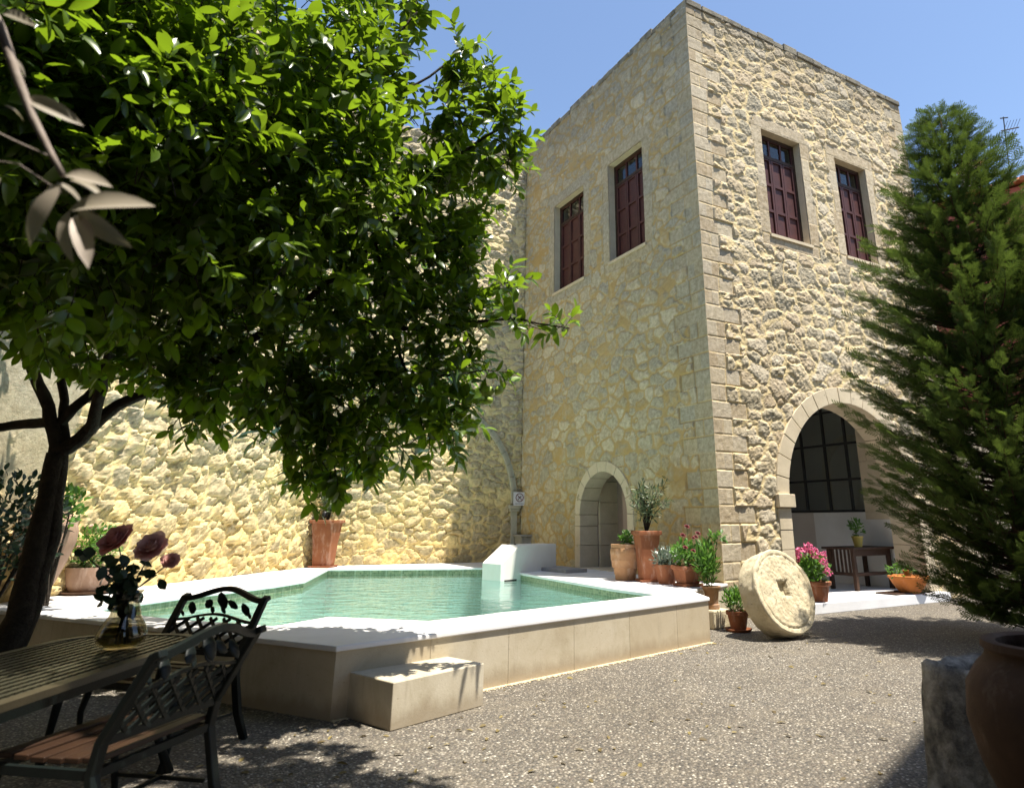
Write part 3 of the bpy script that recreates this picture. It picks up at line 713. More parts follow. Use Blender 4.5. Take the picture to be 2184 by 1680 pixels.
# ------------------------------------------------------------------ pool
pool = thing('swimming_pool', 'raised irregular swimming pool faced in travertine with white marble coping', 'swimming pool', (0, 0, 0))
mb = MB(); mb.prism(inset(outer_deck, -.016), D - .035, D, holes=[inset(inner_pool, .02)])
cp = mb.build('coping', M['marble'], pool, bevel=.008)
mb = MB(); ob = outer_deck; V_ = []; F_ = []; RN = []
for i in (0, 1, 2, 3, 4, 9):
    p = Vector(ob[i]); q = Vector(ob[(i + 1) % len(ob)]); L_ = (q - p).length; d_ = (q - p).normalized(); n_ = Vector((-d_.y, d_.x)); s_ = 0
    while s_ < L_ - 1e-4:
        l_ = .72 if L_ - s_ > .95 else L_ - s_
        o0 = p + d_ * (s_ + .0015); o1 = p + d_ * (s_ + l_ - .0015)
        b_ = len(V_); r_ = rnd.random()
        for pt, z in ((o0, 0), (o1, 0), (o1, D - .036), (o0, D - .036)): V_.append((pt.x, pt.y, z)); RN.append(r_)
        for pt, z in ((o0, 0), (o1, 0), (o1, D - .036), (o0, D - .036)): V_.append((pt.x + n_.x * .03, pt.y + n_.y * .03, z)); RN.append(r_)
        F_ += [(b_, b_ + 1, b_ + 2, b_ + 3), (b_ + 5, b_ + 4, b_ + 7, b_ + 6), (b_ + 1, b_ + 5, b_ + 6, b_ + 2), (b_ + 4, b_, b_ + 3, b_ + 7)]
        s_ += l_
np_mesh('pool_wall', np.array(V_), np.array(F_), M['travertine'], pool, {'rnd': np.array(RN)})
mb = MB(); mb.prism(inner_pool, -.42, D - .036, top=False, bottom=True)
mb.build('basin', M['mosaic'], pool)
wt = MB(); wt.prism(inner_pool, .33, .33, top=True, bottom=False, sides=False); struct(wt.build('water', M['water']))
# skimmer drain line (dark)
# chute
e_ = Vector((.66, .75, 0)); w_ = Vector((-.75, .66, 0)); a_ = Vector((-.96, 10.9, 0))
ch = thing('pool_chute', 'white plastered waterfall block with sloping front rising from the pool edge', 'fountain', a_, math.atan2(e_.y, e_.x))
mb = MB(); prof = [(0, .05), (0, .575), (.40, .835), (1.26, .835), (1.26, .05)]; wdt = .42
vs = [(x, 0, z) for x, z in prof] + [(x, wdt, z) for x, z in prof]; n_ = 5
mb.add(vs, [(0, 4, 3, 2, 1), (5, 6, 7, 8, 9)] + [(i, (i + 1) % n_, (i + 1) % n_ + n_, i + n_) for i in range(n_)])
mb.build('chute_body', M['plaster'], ch, bevel=.012)
mb = MB(); mb.box(.08, .34, -.008, .012, .315, .34); mb.build('water_slot', M['black'], ch)
for k in (.14, .30): mb = MB(); mb.lathe([(.022, 0), (.022, .012), (.012, .016)], 12, Matrix.Translation((.43, k, .832))); mb.build('spout_cap', M['terra_dark'], ch, smooth=True)
# low stone ledge by the blind arch
lg = MB(); Mx = Matrix.Translation(J) @ Matrix.Rotation(bphi, 4, 'Z')
lg.box(-.62, .16, .12, .50, D, .90, Mx); lg.box(-.66, .20, .10, .54, .902, .94, Mx)
tag(lg.build('stone_ledge', M['ashlar_grey'], bevel=.01), 'low grey stone ledge in the corner behind the white pool block', 'ledge')
stn = MB(); Mx = Matrix.Translation((-.02, 11.45, 0)) @ Matrix.Rotation(PHI + PI / 2 + .1, 4, 'Z'); stn.box(-.35, .45, -.22, .2, D + .001, D + .055, Mx)
tag(stn.build('shade_slab', mat_simple('shade_grey', (.34, .33, .32), (.26, .25, .25), 6, .7, .3, .2, 60), bevel=.006), 'flat slab coloured grey for the shade lying between white pool block and arched doorway', 'slab')  # the slab's grey stands in for shade behind the white block

# step block in front of the pool
S0 = [gz(832, 1560), gz(1030, 1505)]; sd = (S0[1] - S0[0]).normalized(); sp_ = Vector((-sd.y, sd.x, 0))
sb = thing('step_block', 'cream travertine step block standing against the pool wall', 'step', S0[0], math.atan2(sd.y, sd.x))
mb = MB(); mb.box(0, (S0[1] - S0[0]).length, 0, .47, 0, .262); 
bo = mb.build('block', M['travertine'], sb, bevel=.006)

# no-diving sign in the corner, hung on the tower-side of the niche
sg_ = thing('no_diving_sign', 'small white square no diving sign on the wall above the impost', 'sign', tuple(J + BD * .09 + Vector((0, 0, 1.62)) + Vector((-BD.y, BD.x, 0)) * .0), bphi)
Mface = .165
mb = MB(); mb.box(-.13, .13, Mface - .006, Mface, -.13, .13); mb.build('sign_plate', M['sign'], sg_, bevel=.003)
mb = MB(); n_ = 40
def ringpts(r): return [(r * math.cos(2 * PI * k / n_), r * math.sin(2 * PI * k / n_) + .025) for k in range(n_)]
o_, i_ = ringpts(.085), ringpts(.070)
vs = [(x, Mface + .002, z) for x, z in o_] + [(x, Mface + .002, z) for x, z in i_]
mb.add(vs, [((k + 1) % n_, k, k + n_, (k + 1) % n_ + n_) for k in range(n_)])
mb.bar((.052, Mface + .004, .077), (-.052, Mface + .004, -.027), .012, .002, up=(0, 1, 0)); mb.build('prohibition_ring', M['sign_red'], sg_)
mb = MB(); mb.bar((-.035, Mface + .002, .06), (.02, Mface + .002, .0), .012, .001, up=(0, 1, 0)); mb.bar((.0, Mface + .002, .02), (.035, Mface + .002, .035), .008, .001, up=(0, 1, 0))
mb.bar((-.035, Mface + .002, .03), (-.01, Mface + .002, .035), .008, .001, up=(0, 1, 0))
mb.add([(.03 + .012 * math.cos(a), Mface + .003, -.012 + .012 * math.sin(a)) for a in [i * PI / 5 for i in range(10)]], [tuple(range(10))[::-1]])
mb.build('diver_pictogram', M['black'], sg_)
tc = bpy.data.curves.new('txt', 'FONT'); tc.body = 'NO DIVING'; tc.size = .036; tc.align_x = 'CENTER'
to = bpy.data.objects.new('txt', tc); COL.objects.link(to); bpy.context.view_layer.update()
tm = bpy.data.meshes.new_from_object(to); bpy.data.objects.remove(to)
tm.name = 'sign_lettering'; tm.materials.append(M['black']); tx = bpy.data.objects.new('sign_lettering', tm); COL.objects.link(tx)
tx.parent = sg_; tx.rotation_euler = (PI / 2, 0, PI); tx.location = (0, Mface + .002, -.108)

# ------------------------------------------------------------------ millstone
mn = Vector((.50, -.80, .31)).normalized(); mc = gz(1676, 1258, .48)
ms = thing('millstone', 'big round limestone millstone leaning on the tower corner beside the porch', 'millstone', (mc.x, mc.y, 0))
up_ = Vector((0, 0, 1)); mx = up_.cross(mn).normalized(); my = mn.cross(mx)
MM = Matrix((mx, my, mn)).transposed().to_4x4(); MM.translation = (0, 0, mc.z)
nr, na = 46, 140; V_ = []; F_ = []
def mr(a): return .44 * (1 + .018 * mnoise.noise(Vector((math.cos(a) * 1.7, math.sin(a) * 1.7, 3))) + .012 * mnoise.noise(Vector((math.cos(a) * 6, math.sin(a) * 6, 8))))
for i in range(nr + 1):
    for k in range(na):
        a = 2 * PI * k / na; f = i / nr; r = mr(a) * f; x, y = r * math.cos(a), r * math.sin(a)
        z = .010 * mnoise.noise(Vector((x * 9, y * 9, 1))) + .006 * mnoise.noise(Vector((x * 30, y * 30, 2)))
        sq = max(abs(x + .01), abs(y - .02)); wob = .004 * mnoise.noise(Vector((x * 12, y * 12, 5)))
        if sq < .07 + wob * 2: z -= .07
        elif sq < .088 + wob * 2: z -= .01
        if abs(r - .38 + wob) < .008: z -= .012
        if f > .97: z -= .022 * ((f - .97) / .03) ** 2
        V_.append(tuple(MM @ Vector((x, y, z))))
for i in range(nr):
    for k in range(na):
        k2 = (k + 1) % na; F_.append((i * na + k, (i + 1) * na + k, (i + 1) * na + k2, i * na + k2))
base = nr * na; prev = base
for j in range(1, 15):
    b0 = len(V_)
    for k in range(na):
        a = 2 * PI * k / na; f = j / 14; r = mr(a) * (1 - .02 * (1 - math.sin(f * PI)) - (.05 if j == 14 else 0)) + .010 * mnoise.noise(Vector((math.cos(a) * 7, math.sin(a) * 7, f * 4)))
        V_.append(tuple(MM @ Vector((r * math.cos(a), r * math.sin(a), -.022 - .26 * f))))
    for k in range(na):
        k2 = (k + 1) % na; F_.append((prev + k, b0 + k, b0 + k2, prev + k2))
    prev = b0
o = np_mesh('stone_disc', np.array(V_), np.array(F_), M['millstone'], ms, smooth=True)
bk = MB(); bk.v = []; bk.add([V_[prev + k] for k in range(na)], [tuple(range(na))[::-1]]); bk.build('stone_back', M['millstone'], ms)

# ------------------------------------------------------------------ foliage toolkit
def leaf_template(L=1.0, W=.42, fold=.18, droop=.25, nl=5):
    V = []; F = []
    for i in range(nl):
        t = i / (nl - 1); w = W / 2 * (math.sin(PI * min(1, t * .95 + .03)) ** .75) * (1 if i < nl - 1 else .12); z = -droop * t * t
        for sx in (-1, 0, 1): V.append((sx * w, t * L, z + abs(sx) * fold * w))
    for i in range(nl - 1):
        for k in range(2): a = i * 3 + k; F.append((a, a + 1, a + 4, a + 3))
    return np.array(V), np.array(F)
def rot_frames(dirs, ups):
    """rows: local y->dir, z->up"""
    y = dirs / np.linalg.norm(dirs, axis=1, keepdims=True)
    x = np.cross(y, ups); x /= np.maximum(np.linalg.norm(x, axis=1, keepdims=True), 1e-6); z = np.cross(x, y)
    return np.stack([x, y, z], 2)       # columns
def scatter(tmpl, pos, dirs, ups, sizes, rn=None):
    V0, F0 = tmpl; n = len(pos); R_ = rot_frames(dirs, ups)
    V = np.einsum('nij,kj->nki', R_, V0) * sizes[:, None, None] + pos[:, None, :]
    F = F0[None] + (np.arange(n) * len(V0))[:, None, None]
    if rn is None: rn = npr.rand(n)
    return V.reshape(-1, 3), F.reshape(-1, F0.shape[1]), np.repeat(rn, len(V0))
def unit(a): return a / np.maximum(np.linalg.norm(a, axis=-1, keepdims=True), 1e-6)
def rdir(n): return unit(npr.normal(size=(n, 3)))

LEAF = leaf_template(1, .46, .22, .22, 6)
SLIM = leaf_template(1, .24, .1, .12, 4)
ROUND = leaf_template(1, .75, .15, .2, 5)

# ------------------------------------------------------------------ citrus tree
tbase = Vector((-3.95, 4.95, 0))
tree = thing('citrus_tree', 'big leafy lemon tree with forked dark trunk over the left of the court', 'tree', tbase)
def tp(u, v, Y): return gy(u, v, Y) - tbase
trunk = MB()
def limb(pts, r0, r1, n=10, seed=0, wob=.02):
    pts = [Vector(p) for p in pts]; out = []; N = 14
    for i in range(N + 1):
        t = i / N * (len(pts) - 1); k = min(int(t), len(pts) - 2); f = t - k
        p0 = pts[max(k - 1, 0)]; p1 = pts[k]; p2 = pts[k + 1]; p3 = pts[min(k + 2, len(pts) - 1)]
        q = .5 * ((2 * p1) + (-p0 + p2) * f + (2 * p0 - 5 * p1 + 4 * p2 - p3) * f * f + (-p0 + 3 * p1 - 3 * p2 + p3) * f ** 3)
        q = q + Vector((mnoise.noise(Vector((i * .5, seed, 0))), mnoise.noise(Vector((i * .5, seed, 5))), 0)) * wob
        out.append(q)
    rs = [(r0 + (r1 - r0) * (i / N)) * (1 + .10 * mnoise.noise(Vector((i * .9, seed, 9)))) for i in range(N + 1)]
    trunk.tube(out, rs, n); return out
FK = tp(120, 965, 4.9)
rs0 = .125
limb([Vector((0.05, 0, -.05)), tp(35, 1330, 4.95), tp(88, 1130, 4.92), FK], .105, .06, 14, 1)
limb([Vector((0.12, .05, -.05)), tp(58, 1330, 4.98), tp(112, 1130, 4.95), FK + Vector((.03, .02, 0))], .06, .04, 12, 2)
limb([FK, tp(108, 880, 4.8), tp(70, 790, 4.6), tp(40, 650, 4.2), tp(0, 480, 3.9)], .05, .022, 10, 3)
limb([FK, tp(180, 930, 4.9), tp(240, 870, 4.9), tp(330, 830, 4.8), tp(480, 760, 4.6), tp(640, 650, 4.5), tp(800, 520, 4.4)], .055, .018, 10, 4)
limb([tp(190, 920, 4.9), tp(215, 840, 4.7), tp(240, 740, 4.4), tp(330, 560, 4.0), tp(450, 350, 3.7)], .045, .018, 8, 5)
limb([tp(130, 900, 4.85), tp(180, 850, 4.8), tp(260, 780, 4.9), tp(380, 700, 5.1)], .04, .02, 8, 6)
limb([tp(110, 900, 4.85), tp(40, 905, 4.9), tp(-40, 908, 4.9), tp(-200, 850, 5.1)], .04, .025, 8, 7)
limb([tp(140, 960, 4.9), tp(135, 860, 4.9), tp(140, 760, 4.9), tp(180, 600, 4.8)], .035, .02, 8, 8)
limb([tp(800, 520, 4.4), tp(920, 380, 4.35), tp(1040, 290, 4.3), tp(1120, 245, 4.3)], .02, .006, 6, 9)
limb([tp(640, 650, 4.5), tp(850, 700, 4.7), tp(980, 690, 4.75), tp(1090, 680, 4.75), tp(1150, 690, 4.75), tp(1215, 700, 4.75)], .02, .004, 6, 10)
limb([tp(450, 350, 3.7), tp(640, 200, 3.9), tp(800, 110, 4.1), tp(900, 20, 4.2)], .025, .008, 6, 11)
limb([tp(800, 520, 4.4), tp(860, 780, 4.8), tp(930, 800, 4.8), tp(1030, 790, 4.75)], .014, .005, 6, 12)
limb([tp(450, 350, 3.7), Vector((-1.7, 2.9, 4.4)) - tbase, Vector((-.9, 2.7, 5.0)) - tbase, Vector((.3, 2.7, 5.3)) - tbase], .03, .01, 8, 15)
limb([tp(380, 700, 5.1), tp(600, 800, 5.0), tp(760, 930, 4.85)], .02, .006, 6, 13)
limb([tp(700, 250, 4.1), tp(850, 200, 4.2), tp(960, 130, 4.3), tp(985, 90, 4.3)], .014, .005, 6, 14)
lobes = [(830, 40, 4.2, .26), (740, 150, 4.1, .40), (900, 5, 4.2, .10), (845, 130, 4.2, .13), (955, 175, 4.3, .12), (985, 115, 4.3, .12), (1045, 195, 4.3, .14), (1095, 255, 4.3, .10), (1020, 290, 4.4, .32),
         (1070, 355, 4.3, .11), (900, 290, 4.3, .32), (930, 420, 4.5, .36), (975, 540, 4.6, .12), (880, 560, 4.6, .48), (960, 680, 4.7, .26),
         (900, 790, 4.8, .42), (950, 900, 4.8, .22), (800, 890, 4.8, .44), (740, 960, 4.8, .26), (680, 880, 4.8, .42), (610, 945, 4.7, .20),
         (670, 1045, 4.75, .09), (640, 720, 4.5, .72), (700, 480, 4.2, .80), (600, 300, 3.8, .75), (560, 90, 3.6, .70), (420, 450, 3.6, .85),
         (340, 180, 3.0, .60), (300, 590, 4.2, .72), (500, 780, 4.6, .42), (340, 780, 4.5, .25), (420, 860, 4.6, .14), (150, 450, 3.2, .78), (150, 230, 2.8, .65), (90, 600, 4.0, .48),
         (60, 60, 2.8, .65), (180, 705, 4.5, .28), (-150, 350, 3.4, .9), (-200, 540, 4.2, .75), (250, 460, 4.9, .85), (60, 480, 5.2, .85), (560, 560, 5.2, .75),
         (-100, 420, 6.0, .8), (200, 350, 5.6, .9), (-250, 100, 2.9, .9), (100, 300, 4.4, 1.0), (380, 100, 4.4, 1.0), (1150, 695, 4.75, .06), (1060, 610, 4.7, .10), (1045, 790, 4.75, .09), (1205, 700, 4.75, .05), (1095, 675, 4.75, .07)]
shade_lobes = [(-2.6, 2.4, 3.5, .9), (-3.6, 2.6, 3.0, .9), (-3.4, 1.4, 3.2, .9), (-3.2, 3.4, 3.4, .8), (-4.6, 3.6, 2.8, .9), (-2.2, 4.4, 3.6, .6),  # lobes added overhead, mostly out of view, to shade the table and ground
             (-.3, 2.75, 5.3, .48), (.3, 2.75, 5.3, .45), (.75, 2.5, 5.5, .38), (.05, 3.2, 5.4, .36)]
P_, D_, U_, S_, RN_ = [], [], [], [], []
twig = MB(); ccen = np.array(tp(350, 560, 4.5))
for (u, v, Y, r) in lobes + shade_lobes:
    c = np.array(tp(u, v, Y)) if r is not None and (u, v, Y, r) not in shade_lobes else np.array(Vector((u, v, Y)) - tbase)
    n = max(3, int(350 * r ** 2 * (1.0 if r < .5 else .85) + 26 * r))
    q = rdir(n) * (r * npr.rand(n, 1) ** (1 / 2.6)); q[:, 2] *= .9
    out = unit(q + .25 * r * unit((c + q) - ccen))
    for i in range(n):
        p = c + q[i]
        nl = npr.randint(6, 11); tl = npr.uniform(.12, .24)
        d = unit(out[i] * .8 + np.array([.12, 0, .30]) + npr.normal(size=3) * .45)
        if q[i][2] < -.5 * r: d = unit(out[i] * .6 + np.array([.1, 0, -.35]) + npr.normal(size=3) * .4)
        side = unit(np.cross(d, [0.2, .1, 1])); up = np.cross(side, d); fresh = npr.rand()
        base_size = npr.uniform(.105, .152)
        for k in range(nl):
            t = (k + .5) / nl; ang = k * 2.4 + fresh * 6; rad = side * math.cos(ang) + up * math.sin(ang)
            ld = unit(d * (.45 + .5 * t) + rad * (1.0 - .35 * t) + np.array([0, 0, -.12])); P_.append(p + d * tl * t); D_.append(ld)
            U_.append(unit(d * .7 + np.array([0, 0, .8]) + npr.normal(size=3) * .25)); S_.append(base_size * npr.uniform(.7, 1.2) * (1 - .25 * t))
            RN_.append(min(1, max(0, .20 + .65 * (fresh ** 2) + npr.normal() * .1 + .25 * (t - .5))))
        twig.tube([p - d * .05, p + d * tl], [.004, .0015], 3, False)
Vs, Fs, As, off = [], [], [], 0; P_, D_, U_, S_, RN_ = map(np.array, (P_, D_, U_, S_, RN_))
for q_, tm_ in enumerate((leaf_template(1, .50, .20, .10, 6), leaf_template(1, .42, .35, .38, 6), leaf_template(1.05, .36, .5, .2, 6), leaf_template(.9, .54, .12, -.12, 6))):
    k_ = np.arange(len(P_)) % 4 == q_; V, F, A = scatter(tm_, P_[k_], D_[k_], U_[k_], S_[k_], RN_[k_]); Vs.append(V); Fs.append(F + off); As.append(A); off += len(V)
V, F, A = np.concatenate(Vs), np.concatenate(Fs), np.concatenate(As)
np_mesh('crown', V, F, M['leaf_citrus'], tree, {'rnd': A}, smooth=True)
trunk.build('trunk', M['bark'], tree, smooth=True)
twig.build('twig', M['bark'], tree)
for i, (du, dv) in enumerate(((-14, 2), (2, 0), (22, -2), (0, 20))):
    p = gy(1042 + du, 834 + dv, 4.72) ; lm = MB(); r = .032
    lm.lathe([(0, -r * 1.35), (r * .22, -r * 1.25), (r * .7, -r * .8), (r, -.1 * r), (r * .9, r * .5), (r * .5, r), (0, r * 1.12)], 16, Matrix.Rotation(.5 * (i - 1), 4, 'Y'))
    tag(lm.build('lemon', M['lemon'], smooth=True, loc=p), 'unripe green lemon in the cluster hanging at the crown\'s right edge' , 'lemon', 'green lemons in one cluster')

# near twig hanging in at the top left
vb = thing('hanging_branch', 'blurred grey branch with dry pale leaves hanging in close at top left', 'branch', gy(0, 40, 1.15))
o0 = gy(0, 40, 1.15); tpts = [gy(-60, -60, 1.15), gy(2, 60, 1.15), gy(35, 160, 1.15), gy(70, 250, 1.15), gy(110, 330, 1.15), gy(135, 375, 1.15)]
mb = MB(); mb.tube([p - o0 for p in tpts], [.010, .009, .0085, .0075, .006, .005], 8)
mb.tube([gy(-30, 270, 1.2) - o0, gy(30, 300, 1.2) - o0, gy(120, 340, 1.17) - o0], .0018, 5); mb.tube([gy(-30, 340, 1.2) - o0, gy(40, 350, 1.2) - o0, gy(130, 410, 1.17) - o0], .0014, 5)
mb.build('stem', mat_simple('grey_twig', (.30, .25, .22), (.2, .16, .13), 20, .8, .2, .4, 90), vb, smooth=True)
P_, D_, U_, S_ = [], [], [], []
for (u0, v0, u1, v1, s) in ((20, 120, 78, 165, 1), (50, 210, 185, 245, 1), (10, 225, 70, 250, .9), (130, 395, 15, 460, 1), (130, 400, 10, 520, 1), (150, 450, 315, 385, 1), (170, 450, 260, 530, .9),
                            (150, 450, 105, 560, .9), (165, 460, 190, 550, .8), (140, 375, 230, 365, .9), (150, 385, 225, 395, .7), (120, 390, 205, 430, .8), (10, 30, 60, 25, 1), (0, 380, -40, 420, 1)):
    a_, b_ = gy(u0, v0, 1.15), gy(u1, v1, 1.15 + rnd.uniform(-.05, .05)); P_.append(a_ - o0); D_.append((b_ - a_).normalized()); S_.append((b_ - a_).length * .80)
    U_.append(Vector((rnd.uniform(-.4, .4), -.75, rnd.uniform(.1, .9))).normalized())
V, F, A = scatter(leaf_template(1, .33, .5, .4, 7), np.array(P_), np.array(D_), np.array(U_), np.array(S_)); np_mesh('leaves', V, F, M['leaf_dry'], vb, {'rnd': A}, smooth=True)

# ------------------------------------------------------------------ conifer
cb = Vector((4.98, 7.7, 0)); con = thing('cypress_tree', 'broad feathery green conifer standing right of the porch', 'tree', cb)
# feathery spray template
def spray_template():
    V = []; F = []
    def q(a, b, w):
        a = np.array(a); b = np.array(b); d = b - a; s = np.array([-d[1], d[0], 0]); s = s / (np.linalg.norm(s) + 1e-9) * w; z = np.array([0, 0, w * .6])
        k = len(V); V.extend([a - s * .5, a + s * .5 , b + s * .12 + z * .3, b - s * .12 + z * .3]); F.append((k, k + 1, k + 2, k + 3))
    q((0, 0, 0), (0, 1, 0), .02)
    for i in range(9):
        t = .08 + i * .10; sg = 1 if i % 2 else -1; L = .42 * (1 - t * .62); a = (0, t, 0); b = (sg * L * .62, t + L * .75, -.03)
        q(a, b, .026)
        for j in range(3):
            u = .35 + j * .28; p = (a[0] + (b[0] - a[0]) * u, a[1] + (b[1] - a[1]) * u, 0)
            for s2 in (1, -1):
                l2 = .21 * (1.1 - u * .5); dx = sg * (.62 * .5) + s2 * .5; dy = .75 ; q(p, (p[0] + dx * l2, p[1] + dy * l2, .05), .04)
    return np.array(V), np.array(F)
SPR = spray_template()
P_, D_, U_, S_, RN_ = [], [], [], [], []; ctr = MB()
def crad(z):
    return np.interp(z, [.15, .5, 1.2, 2.4, 3.6, 4.6, 5.4, 6.0, 6.55], [.45, 1.00, 1.36, 1.42, 1.22, .92, .60, .32, .03])
ctr.tube([(0, 0, -.05), (.02, 0, 2), (0, -.02, 4), (-.05, -.06, 6.3)], [.11, .085, .05, .008], 9)
stems = [(0, 0), ]
nb = 900
for i in range(nb):
    z = .22 + 6.1 * ((i + .5) / nb) ** 1.12; a = i * 2.39996 + npr.normal() * .2; R0 = crad(min(6.5, z)) * npr.uniform(.60, 1.14)
    if abs(((a * 1.3 + z * 1.1) % 1.9)) < .22: R0 *= .8
    z0 = max(.05, z - R0 * .22); d = np.array([math.cos(a), math.sin(a), 0]); N = max(3, int(R0 / .07)); bpts = []
    for k in range(N + 1):
        t = k / N; p = np.array([0, 0, z0]) + d * R0 * t + np.array([0, 0, R0 * (.10 * t + .34 * t * t)]) + np.array([mnoise.noise(Vector((i, t * 2, 0))), mnoise.noise(Vector((i, t * 2, 4))), 0]) * .06
        if z < 1.0: p[2] -= .30 * R0 * t * t * (1.2 - z)
        bpts.append(p)
    ctr.tube([tuple(p) for p in bpts], [.014 * (1 - .85 * k / N) * min(1, R0 + .2) for k in range(N + 1)], 4, False)
    side = np.cross(d, [0, 0, 1.])
    for k in range(N + 1):
        t = k / N
        if t < .38: continue
        for sgn in ((1, -1, npr.uniform(-.6, .6)) if t < .97 else (0, .4, -.4)):
            dd = unit(d * (.75 + .5 * t) + side * sgn * npr.uniform(.5, .95) + np.array([0, 0, npr.uniform(.0, .9)]))
            P_.append(bpts[k] + npr.normal(size=3) * .015); D_.append(dd); U_.append(unit(np.array([0, 0, 1.]) + npr.normal(size=3) * .9 + d * -.3))
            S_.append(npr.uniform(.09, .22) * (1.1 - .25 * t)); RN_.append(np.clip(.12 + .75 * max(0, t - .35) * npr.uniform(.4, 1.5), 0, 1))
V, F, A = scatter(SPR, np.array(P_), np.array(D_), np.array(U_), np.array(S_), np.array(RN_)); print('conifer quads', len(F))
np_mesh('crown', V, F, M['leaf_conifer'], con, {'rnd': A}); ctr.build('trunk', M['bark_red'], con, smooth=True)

# ------------------------------------------------------------------ pots and plants
def pot_lathe(prof, mat, root, name='pot', n=36, flat=False, smooth=True):
    mb = MB(); mb.lathe(prof, n, None, flat); return mb.build(name, mat, root, smooth=smooth, bevel=0, angle=40)
def soil(root, r, z, n=24):
    mb = MB(); mb.lathe([(r, z - .01), (r * .9, z), (0, z + .008)], n); return mb.build('soil', M['soil'], root, smooth=True)
def foliage(root, name, mat, tmpl, cen, rad, n, size, up=.5, seed=0, rn=None, flat=1.0, outw=.8, per=6, tl=.06):
    cen = np.array(cen); N = n; q = rdir(N) * (npr.rand(N, 1) ** .45) * np.array(rad); p = cen + q
    d = unit(q / np.array(rad) * outw + np.array([0, 0, up]) + npr.normal(size=(N, 3)) * .45)
    u = unit(np.array([0, 0, 1.]) + npr.normal(size=(N, 3)) * .5)
    V, F, A = scatter(tmpl, p, d, u, npr.uniform(.7, 1.25, N) * size, np.clip(npr.normal(.5, .25, N), 0, 1) if rn is None else rn)
    return np_mesh(name, V, F, mat, root, {'rnd': A}, smooth=True)
def stems(root, base, tips, r=.004, mat=None):
    mb = MB()
    for t in tips:
        b = Vector(base) + Vector((rnd.uniform(-.02, .02), rnd.uniform(-.02, .02), 0)); t = Vector(t); m_ = (b + t) / 2 + Vector((rnd.uniform(-.03, .03), rnd.uniform(-.03, .03), .03)); mb.tube([b, m_, t], [r, r * .8, r * .5], 5, False)
    return mb.build('stem', mat or M['leaf_garden'], root)
def flower(root, mat, p, r, name='flower', layers=3, n=7):
    P_, D_, U_, S_ = [], [], [], []
    for l in range(layers):
        for k in range(n):
            a = 2 * PI * k / n + l * .4; el = .15 + l * .5; P_.append(p); D_.append((math.cos(a) * math.cos(el), math.sin(a) * math.cos(el), math.sin(el))); U_.append((-math.cos(a) * math.sin(el), -math.sin(a) * math.sin(el), math.cos(el))); S_.append(r * (1 - .22 * l))
    return (P_, D_, U_, S_)
def flowers(root, mat, pts, r, name, layers=3, n=7, up=(0, -.5, .8)):
    """a separate flower object for each blossom"""
    for p in pts:
        P_, D_, U_, S_ = flower(root, mat, (0, 0, 0), r * rnd.uniform(.85, 1.15), name, layers, n)
        V, F, A = scatter(ROUND, np.array(P_), np.array(D_), np.array(U_), np.array(S_)); o = np_mesh(name, V, F, mat, root, {'rnd': A}, smooth=True)
        o.location = p; o.rotation_euler = Vector(up).to_track_quat('Z', 'Y').to_euler()
def zq(x, y): return ((1500 + x / 4.853) / 1.1905, (1350 + y / 4.853) / 1.1905)
# urn shaped barrel jar
p = gz(*zq(430, 592), D); s = 1
r = thing('ribbed_clay_jar', 'ribbed barrel shaped clay jar left of the doorway olive pot', 'plant pot', p)
prof = [(0, .0), (.15, 0), (.155, .07), (.165, .08), (.175, .16), (.20, .17), (.205, .25), (.215, .26), (.215, .33), (.222, .34), (.22, .40), (.205, .43), (.21, .445), (.21, .47), (.17, .472), (.165, .43), (0, .42)]
prof = [(a_ * .92, b_ * .98) for a_, b_ in prof]
pot_lathe(prof, M['terra_pale'], r); soil(r, .155, .44); foliage(r, 'foliage', M['leaf_garden'], LEAF, (.03, -.02, .53), (.10, .10, .09), 120, .06)
